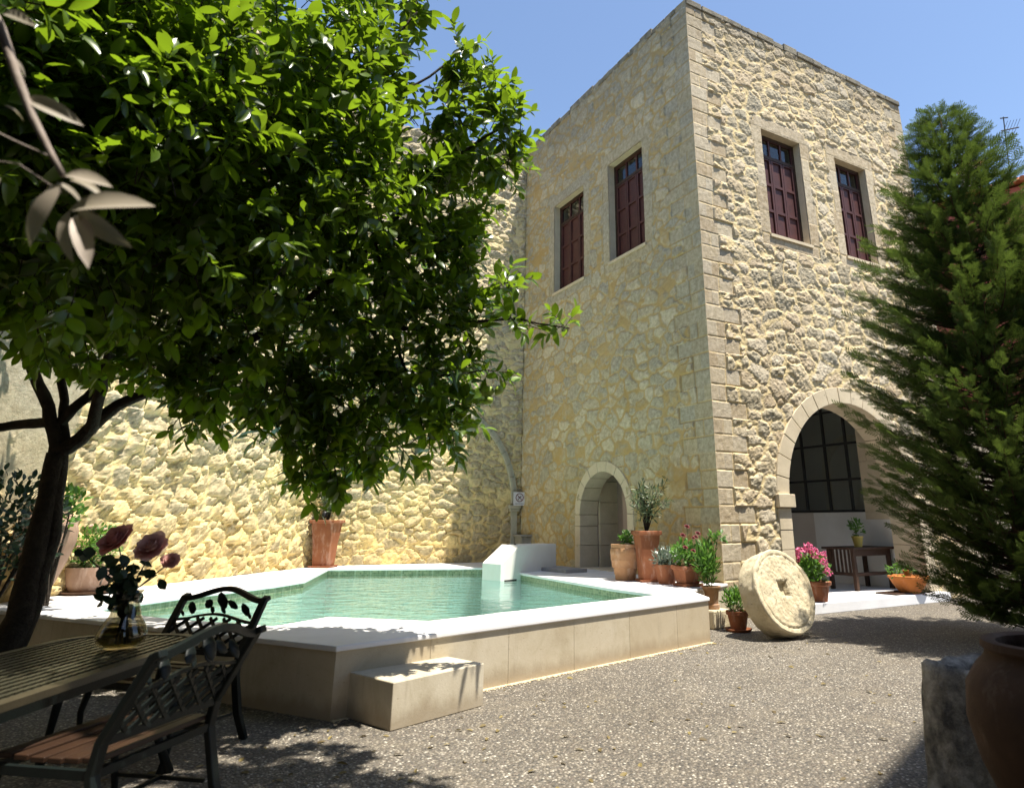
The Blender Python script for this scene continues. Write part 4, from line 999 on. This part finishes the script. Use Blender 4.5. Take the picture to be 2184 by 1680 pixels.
# tall square planter with olive
def tall_planter(loc, h, label, olive_h, seed, wr=.185, rot=.3, mat='terra'):
    r = thing('tall_planter', label, 'plant pot', loc, rot)
    k = math.sqrt(2); n = 4
    mb = MB(); mb.lathe([(0, .03), (wr * .60 * k, .03), (wr * .70 * k, h * .5), (wr * .86 * k, h - .05), (wr * k, h - .049), (wr * k, h), (wr * .85 * k, h), (wr * .84 * k, h - .05), (0, h - .06)], 4, None, True)
    mb.build('pot', M[mat], r, bevel=.01)
    mb = MB(); mb.lathe([(0, 0), (wr * .78 * k, 0), (wr * .84 * k, .035), (wr * .78 * k, .035), (wr * .74 * k, .015), (0, .015)], 4, None, True); mb.build('saucer', M[mat], r, bevel=.006)
    mb = MB(); mb.lathe([(wr * .82 * k, h - .05), (0, h - .03)], 4, None, True); mb.build('soil', M['soil'], r)
    rr = random.Random(seed); tr = MB(); P_, D_, U_, S_ = [], [], [], []
    for b in range(13):
        a = rr.random() * 6.28; sp = rr.uniform(.05, .62) * olive_h * .8; zt = h + olive_h * rr.uniform(.45, 1.0)
        pts = [Vector((0, 0, h - .05)), Vector((math.cos(a) * sp * .25, math.sin(a) * sp * .25, h + (zt - h) * .4)), Vector((math.cos(a) * sp * .7, math.sin(a) * sp * .7, h + (zt - h) * .75)), Vector((math.cos(a) * sp, math.sin(a) * sp, zt))]
        tr.tube(pts, [.011, .007, .004, .0015], 5, False)
        for i in range(46):
            t = rr.uniform(.25, 1.0) * 3; k_ = min(int(t), 2); f = t - k_; q = pts[k_].lerp(pts[k_ + 1], f); d = (pts[k_ + 1] - pts[k_]).normalized()
            o = Vector((rr.gauss(0, 1), rr.gauss(0, 1), rr.gauss(0, 1))).normalized(); P_.append(q + o * rr.uniform(0, .05)); D_.append((d * .6 + o).normalized()); U_.append(Vector((rr.gauss(0, .6), rr.gauss(0, .6), 1)).normalized()); S_.append(rr.uniform(.06, .10))
    tr.build('stem', M['bark'], r)
    V, F, A = scatter(SLIM, np.array(P_), np.array(D_), np.array(U_), np.array(S_)); np_mesh('foliage', V, F, M['leaf_olive'], r, {'rnd': A}); return r
p = gz(*zq(705, 612), D); tall_planter(p, .64, 'tall tapering terracotta planter with wispy olive shrub beside the doorway', .80, 4, .165, .25)
p = Vector((-4.17, 12.42, D)); pl_ = tall_planter(p, .78, 'tall terracotta planter with olive shrub in the bend of the yellow wall', .72, 8, .23, -.1)
mb = MB(); mb.lathe([(0, -.02), (.04, -.02), (.05, .02), (.045, .07), (.02, .09), (0, .09)], 16, Matrix.Translation((-.03, -.1, .84))); lamp_ = mb.build('spotlight', M['black'], smooth=True, loc=p)
tag(lamp_, 'small black garden spotlight perched in the tall planter by the wall', 'spotlight')
# flower pots on the deck edge
p = gz(*zq(940, 640), D); r = thing('flower_pot', 'round terracotta pot of white flowers on the deck beside the tall planter', 'plant pot', p)
pot_lathe([(0, 0), (.10, 0), (.115, .05), (.12, .055), (.13, .16), (.15, .20), (.15, .235), (.13, .235), (.125, .2), (0, .19)], M['terra'], r); soil(r, .125, .215)
foliage(r, 'foliage', M['leaf_grey'], SLIM, (0, 0, .30), (.17, .16, .12), 500, .07); flowers(r, M['petal_white'], [(-.13, -.05, .38), (-.02, -.09, .36), (.06, -.05, .41), (-.03, .03, .42), (.08, -.1, .34)], .032, 'flower')
p = gz(*zq(1200, 668), D); r = thing('flower_pot', 'square terracotta pot of dark red flowers at the deck end', 'plant pot', p, .45)
k = math.sqrt(2); mb = MB(); mb.lathe([(0, .03), (.10 * k, .03), (.13 * k, .19), (.15 * k, .20), (.15 * k, .24), (.13 * k, .24), (.12 * k, .2), (0, .2)], 4, None, True); mb.build('pot', M['terra'], r, bevel=.008)
mb = MB(); mb.lathe([(0, 0), (.13 * k, 0), (.14 * k, .035), (.13 * k, .035), (.12 * k, .012), (0, .012)], 4, None, True); mb.build('saucer', M['terra'], r, bevel=.005)
foliage(r, 'foliage', M['leaf_garden'], LEAF, (0, 0, .38), (.20, .18, .14), 330, .065); stems(r, (0, 0, .2), [(-.15, -.05, .6), (0, -.05, .68), (.1, 0, .6), (.2, -.1, .5)])
flowers(r, M['petal_red'], [(-.14, -.14, .60), (.0, -.04, .70), (.12, -.10, .62), (.04, -.16, .58), (-.14, -.18, .46), (-.04, -.2, .42), (.08, -.22, .38), (.16, .06, .56)], .038, 'flower')
# pot on the stone block and block
bp = gz(*zq(1560, 1180)); r_ = MB(); 
for k in range(1): r_.box(-.16, .13, -.10, .42, 0, .205, Matrix.Translation(bp) @ Matrix.Rotation(PHI + .1, 4, 'Z'))
tag(r_.build('rough_stone_block', M['millstone'], bevel=.02), 'rough weathered stone block at the tower corner under a pale pot', 'stone block')
p = gz(*zq(1500, 945), .207); r = thing('flower_pot', 'pale weathered pot with lacy yellow green plant standing on the rough block', 'plant pot', p)
pot_lathe([(0, 0), (.085, 0), (.085, .05), (.07, .055), (.085, .19), (.11, .22), (.11, .25), (.09, .25), (.085, .2), (0, .19)], M['terra_pale'], r); soil(r, .085, .225)
foliage(r, 'foliage', M['leaf_garden'], SLIM, (-.04, 0, .50), (.13, .12, .26), 600, .085, up=1.0, outw=.5); stems(r, (0, 0, .2), [(-.15, 0, .6), (.1, 0, .75), (.12, -.02, .82), (-.05, 0, .7)])
foliage(r, 'foliage', M['leaf_garden'], LEAF, (.10, 0, .80), (.10, .08, .06), 50, .06)
# small pot with saucer on the gravel
p = gz(*zq(1825, 1222)); r = thing('flower_pot', 'small terracotta pot on a wide saucer left of the leaning millstone', 'plant pot', p)
pot_lathe([(0, .02), (.085, .02), (.115, .17), (.13, .175), (.132, .215), (.115, .215), (.11, .18), (0, .17)], M['terra'], r); soil(r, .11, .19)
pot_lathe([(0, 0), (.13, 0), (.155, .03), (.145, .032), (.125, .012), (0, .012)], M['terra'], r, 'saucer')
foliage(r, 'foliage', M['leaf_garden'], SLIM, (-.02, 0, .33), (.13, .12, .13), 520, .06, up=.9); foliage(r, 'dry_foliage', M['leaf_dry'], ROUND, (-.04, -.03, .24), (.08, .08, .04), 50, .03)
# hydrangea beside the porch
p = gz(2084 / 1.1905 - 12, 1505 / 1.1905 + 8, .13)
tw = C0 + RX * 1.72 + LY * -.05 + Vector((0, 0, .13)); r = thing('hydrangea_pot', 'terracotta pot of pink hydrangea on the porch floor behind the millstone', 'plant pot', tw)
pot_lathe([(0, 0), (.10, 0), (.14, .20), (.17, .22), (.175, .26), (.15, .27), (.14, .22), (0, .21)], M['terra'], r); soil(r, .14, .245)
foliage(r, 'foliage', M['leaf_garden'], LEAF, (-.07, 0, .42), (.23, .20, .18), 260, .10)
def mophead(root, c, rad, n=70):
    q = rdir(n) * rad; V, F, A = scatter(ROUND, q, unit(q * .4 / rad + npr.normal(size=(n, 3)) * .8), unit(q), np.full(n, rad * .55)); o = np_mesh('flower', V, F, M['petal_pink'], root, {'rnd': A}, smooth=True); o.location = c
for c, q in (((-.24, -.1, .64), .06), ((-.12, -.1, .70), .065), ((-.06, -.15, .64), .06), ((.04, -.18, .52), .05), ((.10, -.05, .62), .04), ((.07, -.22, .40), .05), ((-.3, -.05, .55), .05)): mophead(r, c, q)
# orange bowl, tray, small stool and slatted bench in the porch
tw = C0 + RX * 3.83 + LY * -.02 + Vector((0, 0, .13)); r = thing('terracotta_bowl', 'wide orange terracotta bowl under the conifer on the porch edge', 'plant pot', tw)
pot_lathe([(0, 0), (.13, 0), (.20, .08), (.25, .16), (.28, .22), (.30, .225), (.30, .255), (.27, .26), (.25, .2), (0, .19)], M['terra_orange'], r); soil(r, .25, .22)
pot_lathe([(.03, .2), (.06, .22), (.055, .30), (.07, .31), (.07, .335), (0, .335)], M['terra_orange'], r, 'small_pot', 16)
foliage(r, 'foliage', M['leaf_garden'], LEAF, (-.12, 0, .30), (.22, .22, .12), 120, .06)
t_ = MB(); t_.box(-.50, .42, -.10, .26, .002, .022, Matrix.Translation(tw) @ Matrix.Rotation(PHI, 4, 'Z')); tag(t_.build('door_mat', M['wood_dark'], bevel=.004), 'dark flat board beneath the orange bowl at the porch edge', 'board')
be = thing('porch_bench', 'dark timber bench with slatted end inside the porch', 'bench', C0 + RX * 3.42 + LY * .62 + Vector((0, 0, .13)), PHI)
mb = MB(); mb.box(-.08, 1.0, -.08, .55, .62, .655); mb.build('seat', M['wood_dark'], be, bevel=.004)
for x, y in ((0, 0), (0, .46), (.9, 0), (.9, .46)): mb = MB(); mb.box(x - .03, x + .03, y - .03, y + .03, 0, .62); mb.build('leg', M['wood_dark'], be, bevel=.003)
mb = MB(); mb.box(-.02, .02, .03, .43, .22, .27); mb.box(.03, .87, -.02, .02, .22, .27)
for k in range(5): mb.box(-.01, .01, .07 + k * .075, .10 + k * .075, .27, .62)
mb.box(.03, .87, -.018, .018, .52, .62)
mb.build('slats', M['wood_dark'], be)
tw = C0 + RX * 3.75 + LY * .75 + Vector((0, 0, .13 + .655)); r = thing('flower_pot', 'small yellow pot with sprig on the porch bench', 'plant pot', tw)
pot_lathe([(0, 0), (.06, 0), (.085, .14), (.095, .145), (.095, .17), (.08, .17), (0, .15)], mat_simple('yellow_glaze', (.55, .42, .10), (.45, .33, .08), 5, .4, .4), r); foliage(r, 'foliage', M['leaf_garden'], LEAF, (0, 0, .30), (.12, .12, .14), 90, .07)

# left end of the deck: flowering pot and tall pale amphora
p = gz(182, 1266, D); r = thing('flower_pot', 'pinkish clay pot with small orange flowers on the left end of the deck', 'plant pot', p)
pot_lathe([(0, .03), (.17, .03), (.21, .10), (.23, .22), (.235, .28), (.215, .28), (.2, .22), (0, .24)], M['terra_pink'], r)
pot_lathe([(0, 0), (.22, 0), (.26, .035), (.245, .035), (.21, .012), (0, .012)], M['terra_dark'], r, 'saucer'); soil(r, .20, .265)
foliage(r, 'foliage', M['leaf_garden'], LEAF, (-.02, 0, .50), (.30, .28, .24), 620, .055); flowers(r, M['petal_coral'], [(-.2, -.1, .6), (.05, -.2, .72), (.15, -.1, .68), (.2, 0, .55), (-.05, -.2, .5), (-.25, 0, .66)], .022, 'flower', 2, 5)
p = gz(66, 1284, D); r = thing('amphora', 'tall pale clay amphora on the deck behind the lemon tree trunk', 'amphora', p)
pot_lathe([(0, 0), (.13, 0), (.14, .03), (.12, .05), (.15, .15), (.22, .36), (.27, .55), (.275, .66), (.24, .78), (.17, .84), (.17, .88), (.14, .88), (.13, .82), (0, .8)], M['terra_pink'], r)
# dark bushes behind the trunk
for (u, v, Y, rr_, lab) in ((20, 1120, 6.3, .42, 'dark green bush against the side wall behind the trunk'), (140, 1080, 6.9, .16, 'small bright leafy sprig growing beside the amphora')):
    c = gy(u, v, Y); r = thing('bush', lab, 'bush', (c.x, c.y, D))
    foliage(r, 'foliage', M['leaf_dark'] if rr_ > .3 else M['leaf_garden'], LEAF, (0, 0, c.z - D), (rr_, rr_, rr_ * 1.2), int(2600 * rr_ ** 1.5), .08)
    stems(r, (0, 0, 0), [(rnd.uniform(-.2, .2) * rr_ * 3, rnd.uniform(-.2, .2), c.z - D + rnd.uniform(-.1, .2)) for _ in range(7)], .012, M['bark'])

# ------------------------------------------------------------------ garden furniture (dark cast metal with timber slats)
def make_chair(loc, rotz, label):
    """local: +y is the facing direction, x across; origin at the floor under the rear edge"""
    r = thing('garden_chair', label, 'chair', loc, rotz); W = .30; sd_ = .42; sz = .38; top = .735; lean = -.17
    for sx in (-1, 1):
        mb = MB(); pts = [Vector((sx * W, -.14, 0)), Vector((sx * W, -.06, .15)), Vector((sx * W, 0, sz - .02)), Vector((sx * W, -.015, sz + .08)), Vector((sx * W, lean * .55, sz + .22)), Vector((sx * W, lean, top)), Vector((sx * W, lean - .03, top + .012))]
        for a_, b_ in zip(pts[:-1], pts[1:]): mb.bar(a_, b_ + (b_ - a_) * .06, .028, .045, up=(1, 0, 0))
        mb.build('rear_leg', M['cast_green'], r, bevel=.005)
        mb = MB(); mb.tube([(sx * W * .96, sd_ - .02, sz - .02), (sx * W * .98, sd_ + .01, sz * .6), (sx * W, sd_ - .01, sz * .3), (sx * (W + .01), sd_ + .04, 0)], [.022, .016, .014, .018], 8); mb.build('front_leg', M['cast_green'], r, smooth=True)
    bk = MB()
    def PB_(x, t): # point on back plane, t 0..1 from seat to top
        return Vector((x, lean * t ** 1.1 - .0, sz + .05 + (top - sz - .05) * t))
    def crest(x): return 1.0 + .20 * (math.cos(x / W * PI) * .5 + .5) - .02
    N = 16
    for k in range(N):
        x0 = -W + 2 * W * k / N; x1 = -W + 2 * W * (k + 1) / N; bk.bar(PB_(x0, crest(x0)), PB_(x1, crest(x1)) + (PB_(x1, crest(x1)) - PB_(x0, crest(x0))) * .05, .03, .026, up=(0, 1, 0))
    bk.bar(PB_(-W, .10), PB_(W, .10), .03, .022, up=(0, 1, 0))
    for t0 in (.62,):
        for k in range(N):
            x0 = -W + 2 * W * k / N; x1 = -W + 2 * W * (k + 1) / N; f0 = t0 + (crest(x0) - 1) * .6; f1 = t0 + (crest(x1) - 1) * .6; bk.bar(PB_(x0, f0), PB_(x1, f1), .014, .016, up=(0, 1, 0))
    # lattice diagonals
    hgt = .52 * (top - sz)
    for k in range(-6, 10):
        for sg in (1, -1):
            x0 = -W + k * .098; a_ = None; pts = []
            for i in range(25):
                t = .10 + .56 * i / 24; x = (x0 + (t - .10) * (top - sz) * 1.15)
                if abs(x) <= W - .005 and t < .62 + (crest(x) - 1) * .6: pts.append(PB_(sg * x, t))
            if len(pts) > 2: bk.bar(pts[0], pts[-1], .018, .010, up=(0, 1, 0))
    back = bk.build('backrest', M['cast_green'], r)
    for x, t, s_, a_ in ((-.20, .82, .040, .3), (.20, .82, .040, -.3), (-.09, .90, .036, .9), (.09, .90, .036, -.9), (0, .96, .052, 0), (-.04, .80, .022, .4), (.04, .80, .022, -.4), (-.25, .72, .018, 0), (.25, .72, .018, 0)):
        lf = MB(); c = PB_(x, t); Mx = Matrix.Translation(c) @ Matrix.Rotation(-.42, 4, 'X') @ Matrix.Rotation(a_, 4, 'Y') @ Matrix.Diagonal((.8, .22, 1.15, 1))
        lf.lathe([(0, -s_), (s_ * .6, -s_ * .7), (s_, 0), (s_ * .6, s_ * .7), (0, s_)], 12, Mx)
        lf.build('leaf_ornament', M['cast_green'], back, smooth=True)
    fr = MB()
    fr.bar((-W, 0, sz - .02), (W, 0, sz - .02), .022, .03); fr.bar((-W, sd_, sz - .02), (W, sd_, sz - .02), .022, .03)
    for sx in (-1, 1): fr.bar((sx * W, 0, sz - .02), (sx * W, sd_, sz - .02), .022, .03)
    fr.bar((-W, -.01, .16), (-W, sd_, .16), .014, .014); fr.bar((W, -.01, .16), (W, sd_, .16), .014, .014); fr.bar((-W, .2, .16), (W, .2, .16), .014, .014)
    fr.build('seat_frame', M['cast_green'], r)
    for k in range(6):
        sl_ = MB(); y0 = .005 + k * .071; sl_.box(-W + .012, W - .012, y0, y0 + .058, sz - .002 + .004 * abs(k - 2.5), sz + .018 + .004 * abs(k - 2.5)); sl_.build('seat_slat', M['slat_wood'], r, bevel=.004)
    return r
chA = make_chair((-1.58, 3.0, 0), PI / 2 - .18, 'nearest dark cast garden chair with lattice back and timber slat seat at the table side')
chB = dup(chA, (-2.18, 4.40, 0), PI - .28, 'farther dark cast garden chair silhouetted against the pool at the table end')
gp_ = 'cast garden chairs around the table'
chA['group'] = gp_; chB['group'] = gp_
tbz = .60; tb = thing('garden_table', 'long dark cast metal garden table with slatted top under the tree', 'table', (-2.31, 3.05, 0))
def rrect(hx, hy, r, n=8):
    out = []
    for cx, cy, a0 in ((hx - r, hy - r, 0), (-hx + r, hy - r, PI / 2), (-hx + r, -hy + r, PI), (hx - r, -hy + r, 3 * PI / 2)):
        for k in range(n + 1): a = a0 + PI / 2 * k / n; out.append((cx + r * math.cos(a), cy + r * math.sin(a)))
    return out
hx, hy = .38, 1.08
mb = MB(); mb.prism(rrect(hx, hy, .26), tbz - .028, tbz, holes=[rrect(hx - .05, hy - .05, .22)]); rim = mb.build('tabletop', mat_simple('bronze_rim', (.05, .04, .022), (.035, .028, .015), 10, .45, .5, .3, 120), tb, bevel=.006)
mb = MB()
for k in range(14):
    x = -.32 + .64 * k / 13; c_ = abs(x); yy = hy - .04 - (0 if c_ < .12 else (.22 - math.sqrt(max(0, .22 ** 2 - (c_ - .11) ** 2))))
    N = 90
    for i in range(N):
        y0 = -yy + 2 * yy * i / N; y1 = -yy + 2 * yy * (i + 1) / N; wv = .0035 * (i % 2)
        mb.box(x - .010 - wv, x + .010 + wv, y0, y1 - .0, tbz - .014, tbz - .004)
for y in (-.7, -.35, 0, .35, .7): mb.box(-.335, .335, y - .01, y + .01, tbz - .024, tbz - .016)
mb.build('slat', mat_simple('worn_slats', (.04, .036, .02), (.02, .02, .013), 20, .4, .5, .2, 100), rim)
for sx in (-1, 1):
    for sy in (-1, 1):
        mb = MB(); mb.tube([(sx * .26, sy * .80, tbz - .03), (sx * .24, sy * .78, tbz * .6), (sx * .27, sy * .80, tbz * .3), (sx * .33, sy * .86, 0)], [.028, .022, .018, .024], 8); mb.build('leg', M['cast_green'], tb, smooth=True)
mb = MB(); mb.box(-.25, .25, -.80, -.78, tbz - .10, tbz - .028); mb.box(-.25, .25, .78, .80, tbz - .10, tbz - .028); mb.box(-.27, -.25, -.78, .78, tbz - .10, tbz - .028); mb.box(.25, .27, -.78, .78, tbz - .10, tbz - .028); mb.build('apron', M['cast_green'], tb)
# vase with roses
vp = gz(254, 1382, tbz); va = thing('rose_vase', 'clear glass vase standing on the slatted garden table', 'vase', vp)
mb = MB(); mb.lathe([(0, .004), (.075, .004), (.105, .03), (.112, .065), (.10, .10), (.07, .15), (.055, .21), (.058, .25), (.068, .265), (.064, .265), (.053, .25), (.050, .21), (.064, .15), (.094, .10), (.105, .065), (.098, .035), (.07, .012), (0, .012)], 32); mb.build('glass', M['vase_glass'], va, smooth=True)
mb = MB(); mb.lathe([(0, .014), (.068, .014), (.096, .036), (.103, .065), (.093, .098), (0, .098)], 32); mb.build('vase_water', mat_glass('vase_water', (.62, .62, .42), 1.33), va, smooth=True)
bq = thing('rose_bouquet', 'bunch of coral roses with dark leaves standing in the glass vase', 'flowers', vp + Vector((0, 0, .02)))
def vpt(u, v, dy=0): return gy(u, v, vp.y + dy) - (vp + Vector((0, 0, .02)))
heads = [(252, 1158, .01, .078, 'petal_crimson'), (325, 1172, -.02, .076, 'petal_coral'), (365, 1198, .0, .042, 'petal_coral')]
mb = MB()
for (u, v, dy, r0, m_) in heads + [(165, 1170, 0, .02, ''), (335, 1225, 0, 0, ''), (230, 1215, 0, 0, ''), (285, 1200, 0, 0, '')]:
    t = vpt(u, v, dy); mb.tube([Vector((rnd.uniform(-.03, .03), rnd.uniform(-.03, .03), .0)), Vector((rnd.uniform(-.02, .02), 0, .22)), (Vector((0, 0, .25)) + t) / 2 + Vector((0, 0, -.01)), t], [.004, .004, .0035, .003], 6, False)
mb.build('stem', M['leaf_dark'], bq)
for (u, v, dy, r0, m_) in heads:
    c = vpt(u, v, dy); P_, D_, U_, S_ = [], [], [], []
    for l in range(6):
        n_ = 9 - l
        for k in range(n_):
            a = 2 * PI * k / n_ + l * .7 + rnd.uniform(-.2, .2); el = .05 + l * .26; d_ = Vector((math.cos(a) * math.cos(el), math.sin(a) * math.cos(el), math.sin(el)))
            P_.append(d_ * r0 * .12); D_.append(d_); U_.append(Vector((-math.cos(a) * math.sin(el), -math.sin(a) * math.sin(el), math.cos(el)))); S_.append(r0 * (1.12 - .09 * l) * rnd.uniform(.85, 1.1))
    V, F, A = scatter(leaf_template(1, 1.0, .35, -.28, 6), np.array(P_), np.array(D_), np.array(U_), np.array(S_)); o = np_mesh('rose', V, F, M[m_], bq, {'rnd': A}, smooth=True)
    o.location = c; o.rotation_euler = Vector((rnd.uniform(-.3, .3), -.75, .65)).to_track_quat('Z', 'Y').to_euler()
n_ = 95; P_, D_, U_, S_ = [], [], [], []
for k in range(n_):
    u, v = 258 + rnd.gauss(0, 26), 1240 + rnd.gauss(0, 26); t = vpt(u, min(v, 1295), rnd.uniform(-.08, .08)); P_.append(t); d_ = Vector((rnd.gauss(0, 1), rnd.gauss(0, 1), rnd.gauss(-.3, .7))).normalized(); D_.append(d_); U_.append(Vector((rnd.gauss(0, .6), -.5, .8)).normalized()); S_.append(rnd.uniform(.045, .075))
for (u, v, dx, dz, s_) in ((205, 1178, -1, -.15, .10), (158, 1175, 1, -.3, .05), (340, 1235, .6, -.8, .06), (330, 1230, -.5, .5, .05), (310, 1195, .2, .9, .05), (280, 1290, .2, -1, .07)): P_.append(vpt(u, v)); D_.append(Vector((dx, 0, dz)).normalized()); U_.append(Vector((0, -1, .3))); S_.append(s_)
V, F, A = scatter(ROUND, np.array(P_), np.array(D_), np.array(U_), np.array(S_)); np_mesh('foliage', V, F, M['leaf_dark'], bq, {'rnd': A}, smooth=True)

# ------------------------------------------------------------------ big jar and stone mortar at bottom right
jp = Vector((2.03, 2.98, 0)); r = thing('storage_jar', 'large dark brown clay storage jar in the shade at bottom right', 'jar', jp)
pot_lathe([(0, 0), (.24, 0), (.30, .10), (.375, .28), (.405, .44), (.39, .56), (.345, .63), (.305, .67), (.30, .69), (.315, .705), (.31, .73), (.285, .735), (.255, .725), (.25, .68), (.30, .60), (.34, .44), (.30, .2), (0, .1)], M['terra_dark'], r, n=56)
mp_ = Vector((2.06, 3.62, 0)); r = thing('stone_trough', 'rough hollowed grey stone trough standing behind the big brown jar', 'trough', mp_, .5)
V_ = []; F_ = []; na, nz = 60, 26
prof = [(.30, 0)] + [(.30 - .004 * i, (.52 * i / 14)) for i in range(1, 15)] + [(.225, .54), (.19, .525), (.16, .50), (.15, .3), (.0, .28)]
for i, (pr, pz) in enumerate(prof):
    for k in range(na):
        a = 2 * PI * k / na; sq = (abs(math.cos(a)) ** 4 + abs(math.sin(a)) ** 4) ** -.25
        rr_ = pr * sq * (1 + .06 * mnoise.noise(Vector((math.cos(a) * 2, math.sin(a) * 2, pz * 3))) + .03 * mnoise.noise(Vector((math.cos(a) * 7, math.sin(a) * 7, pz * 12))))
        V_.append((rr_ * math.cos(a), rr_ * math.sin(a), pz + (.03 * mnoise.noise(Vector((math.cos(a) * 2, math.sin(a) * 2, 7))) if 0 < i < 18 else 0) * (pz / .6)))
for i in range(len(prof) - 1):
    for k in range(na): k2 = (k + 1) % na; F_.append((i * na + k, i * na + k2, (i + 1) * na + k2, (i + 1) * na + k))
t = NT('lichened_granite'); v_ = t.coord(); n1 = t.noise(v_, 9, 8, .7); c = t.ramp(n1.outputs[0], [(.35, (.07, .065, .06)), (.5, (.20, .18, .15)), (.68, (.42, .38, .32))])
np_mesh('trough_body', np.array(V_), np.array(F_), t.fin(c, .95, .1, t.bump(t.noise(v_, 30, 8, .7).outputs[0], .8, .02)), r, smooth=True)

# fallen leaves and litter under the tree and along the pool's foot
rr = np.random.RandomState(5); n_ = 230
px_ = np.concatenate([rr.normal(-1.3, 1.1, n_ // 2), rr.uniform(-1.4, 3.2, n_ - n_ // 2)]); py_ = np.concatenate([rr.normal(4.0, .8, n_ // 2), rr.uniform(3.4, 8.5, n_ - n_ // 2)])
ok = ((px_ - OUT[0][0]) * (7.68 - 4.80) - (py_ - 4.80) * (1.52 + 1.47)) > .25
px_, py_ = px_[ok], py_[ok]; n_ = len(px_); a_ = rr.rand(n_) * 6.28
V, F, A = scatter(LEAF, np.stack([px_, py_, np.full(n_, .006)], 1), np.stack([np.cos(a_), np.sin(a_), rr.uniform(-.05, .25, n_)], 1), unit(np.stack([rr.normal(0, .3, n_), rr.normal(0, .3, n_), np.ones(n_)], 1)), rr.uniform(.025, .06, n_))
struct(np_mesh('fallen_leaves', V, F, mat_leaf('dead_leaf', (.10, .07, .03), (.26, .20, .07), (.2, .15, .05), .2, .7), None, {'rnd': A}), 'stuff')
# ------------------------------------------------------------------ houses round the court
# neighbour at the camera's right hand: it throws the shade at the lower right
hd = Vector((.62, .785, 0)).normalized(); _s = SUN / SUN.z * 13.7; hb = Vector((2.45 + _s.x, 4.91 + _s.y, 0)); hs = thing('neighbour_house', 'plain tall rendered house closing the court on the right', 'house', hb, math.atan2(hd.y, hd.x))
mb = MB(); mb.box(-5.2, 0, -4, 0, 0, 13.6); mb.build('wall', M['shade_caster'], hs); mb = MB(); mb.box(-5.25, .02, -4.05, .02, 13.61, 13.8); mb.build('roof', M['grey'], hs)
# unseen walls and roof added round the camera to darken the near court
ga = thing('shade_caster', 'unseen walls and roof added to shade the near end of the court', 'building', (-2.2, -2.2, 0))
mb = MB(); mb.box(-6.5, 4.9, -.4, 0, 0, 6.5); mb.box(-6.5, -6.1, .01, 4.2, 0, 6.5); mb.build('wall', M['shade_caster'], ga)
mb = MB(); mb.box(-6.5, 5.0, .005, 2.9, 3.45, 3.62); mb.build('roof', M['wood_dark'], ga)
# red house beyond the court
A_ = gy(1950, 455, 20); EZ = A_.z; B_ = gz(2330, 345, EZ); rd = (B_ - A_); rl = rd.length; rd.normalize()
rh = thing('red_house', 'red rendered house with clay tile eaves behind the conifer', 'house', (A_.x, A_.y, 0), math.atan2(rd.y, rd.x))
mb = MB(); mb.box(-2, rl + 3, 0, 5, 0, EZ - .1); mb.build('wall', M['house_red'], rh)
mb = MB()
for k in range(int((rl + 5) / .22)): 
    x = -2.2 + k * .22; mb.tube([(x, -.25, EZ + .02), (x, 2.6, EZ + 1.2)], .085, 6)
mb.box(-2.2, rl + 3, -.22, 2.6, EZ, EZ + .03); mb.build('roof', M['rooftile'], rh)
mb = MB(); mb.box(3.2, 3.9, -.03, 0, EZ - 2.7, EZ - 1.2); mb.build('window', M['plaster'], rh)
ck = gy(2078, 420, A_.y - .2); ch_ = thing('chimney', 'square grey chimney with flat cap rising over the red house', 'chimney', (ck.x, ck.y, EZ))
ct_ = gy(2078, 352, A_.y - .2).z - EZ
mb = MB(); mb.box(-.22, .22, -.22, .22, 0, ct_ - .2); mb.build('stack', M['grey'], ch_); mb = MB(); mb.box(-.36, .36, -.36, .36, ct_ - .08, ct_); mb.box(-.26, .26, -.26, .26, ct_ - .2, ct_ - .08); mb.build('cap', M['ashlar'], ch_)
an = gy(2158, 400, 18); at_ = gy(2140, 250, 18); ant = thing('aerial', 'thin television aerial mast standing above the roofs at right', 'aerial', (an.x, an.y, EZ))
mb = MB(); tt = Vector((at_.x - an.x, 0, at_.z - EZ)); mb.tube([(0, 0, 0), tt], .018, 6); m1 = tt * .98; mb.tube([m1 + Vector((-.10, 0, 0)), m1 + Vector((.14, 0, .03))], .02, 5)
m2 = tt * .80; mb.tube([m2 + Vector((-.12, 0, -.03)), m2 + Vector((.45, 0, .10))], .02, 5)
for k in range(5): q = m2 + Vector((.0 + k * .1, 0, .02 * k)); mb.tube([q + Vector((0, -.2, .2)), q + Vector((0, .2, -.1))], .006, 4)
mb.build('mast', M['iron'], ant)
gh = MB(); a_ = gy(2090, 415, 26); gh.box(-1, 14, 0, 5, 0, a_.z, Matrix.Translation((a_.x, a_.y, 0)) @ Matrix.Rotation(-.5, 4, 'Z'))
tag(gh.build('grey_house', M['grey'], bevel=.01), 'grey flat roofed house showing above the red house', 'house')
# low whitewashed wall and stone wall past the porch
wv = C0 + RX * SX + LY * .3; lw = MB(); lw.box(0.02, 9, 0, .4, 0, 2.9, Matrix.Translation(wv) @ Matrix.Rotation(PHI - .25, 4, 'Z')); lwo = lw.build('garden_wall', mat_simple('lime_wash', (.55, .48, .38), (.42, .36, .27), 2, .9, .1, .6, 20, bdist=.03))
tag(lwo, 'limewashed garden wall running right from the tower behind the conifer', 'wall')
print('objects', len(bpy.data.objects), 'verts', sum(len(o.data.vertices) for o in bpy.data.objects if o.type == 'MESH'))
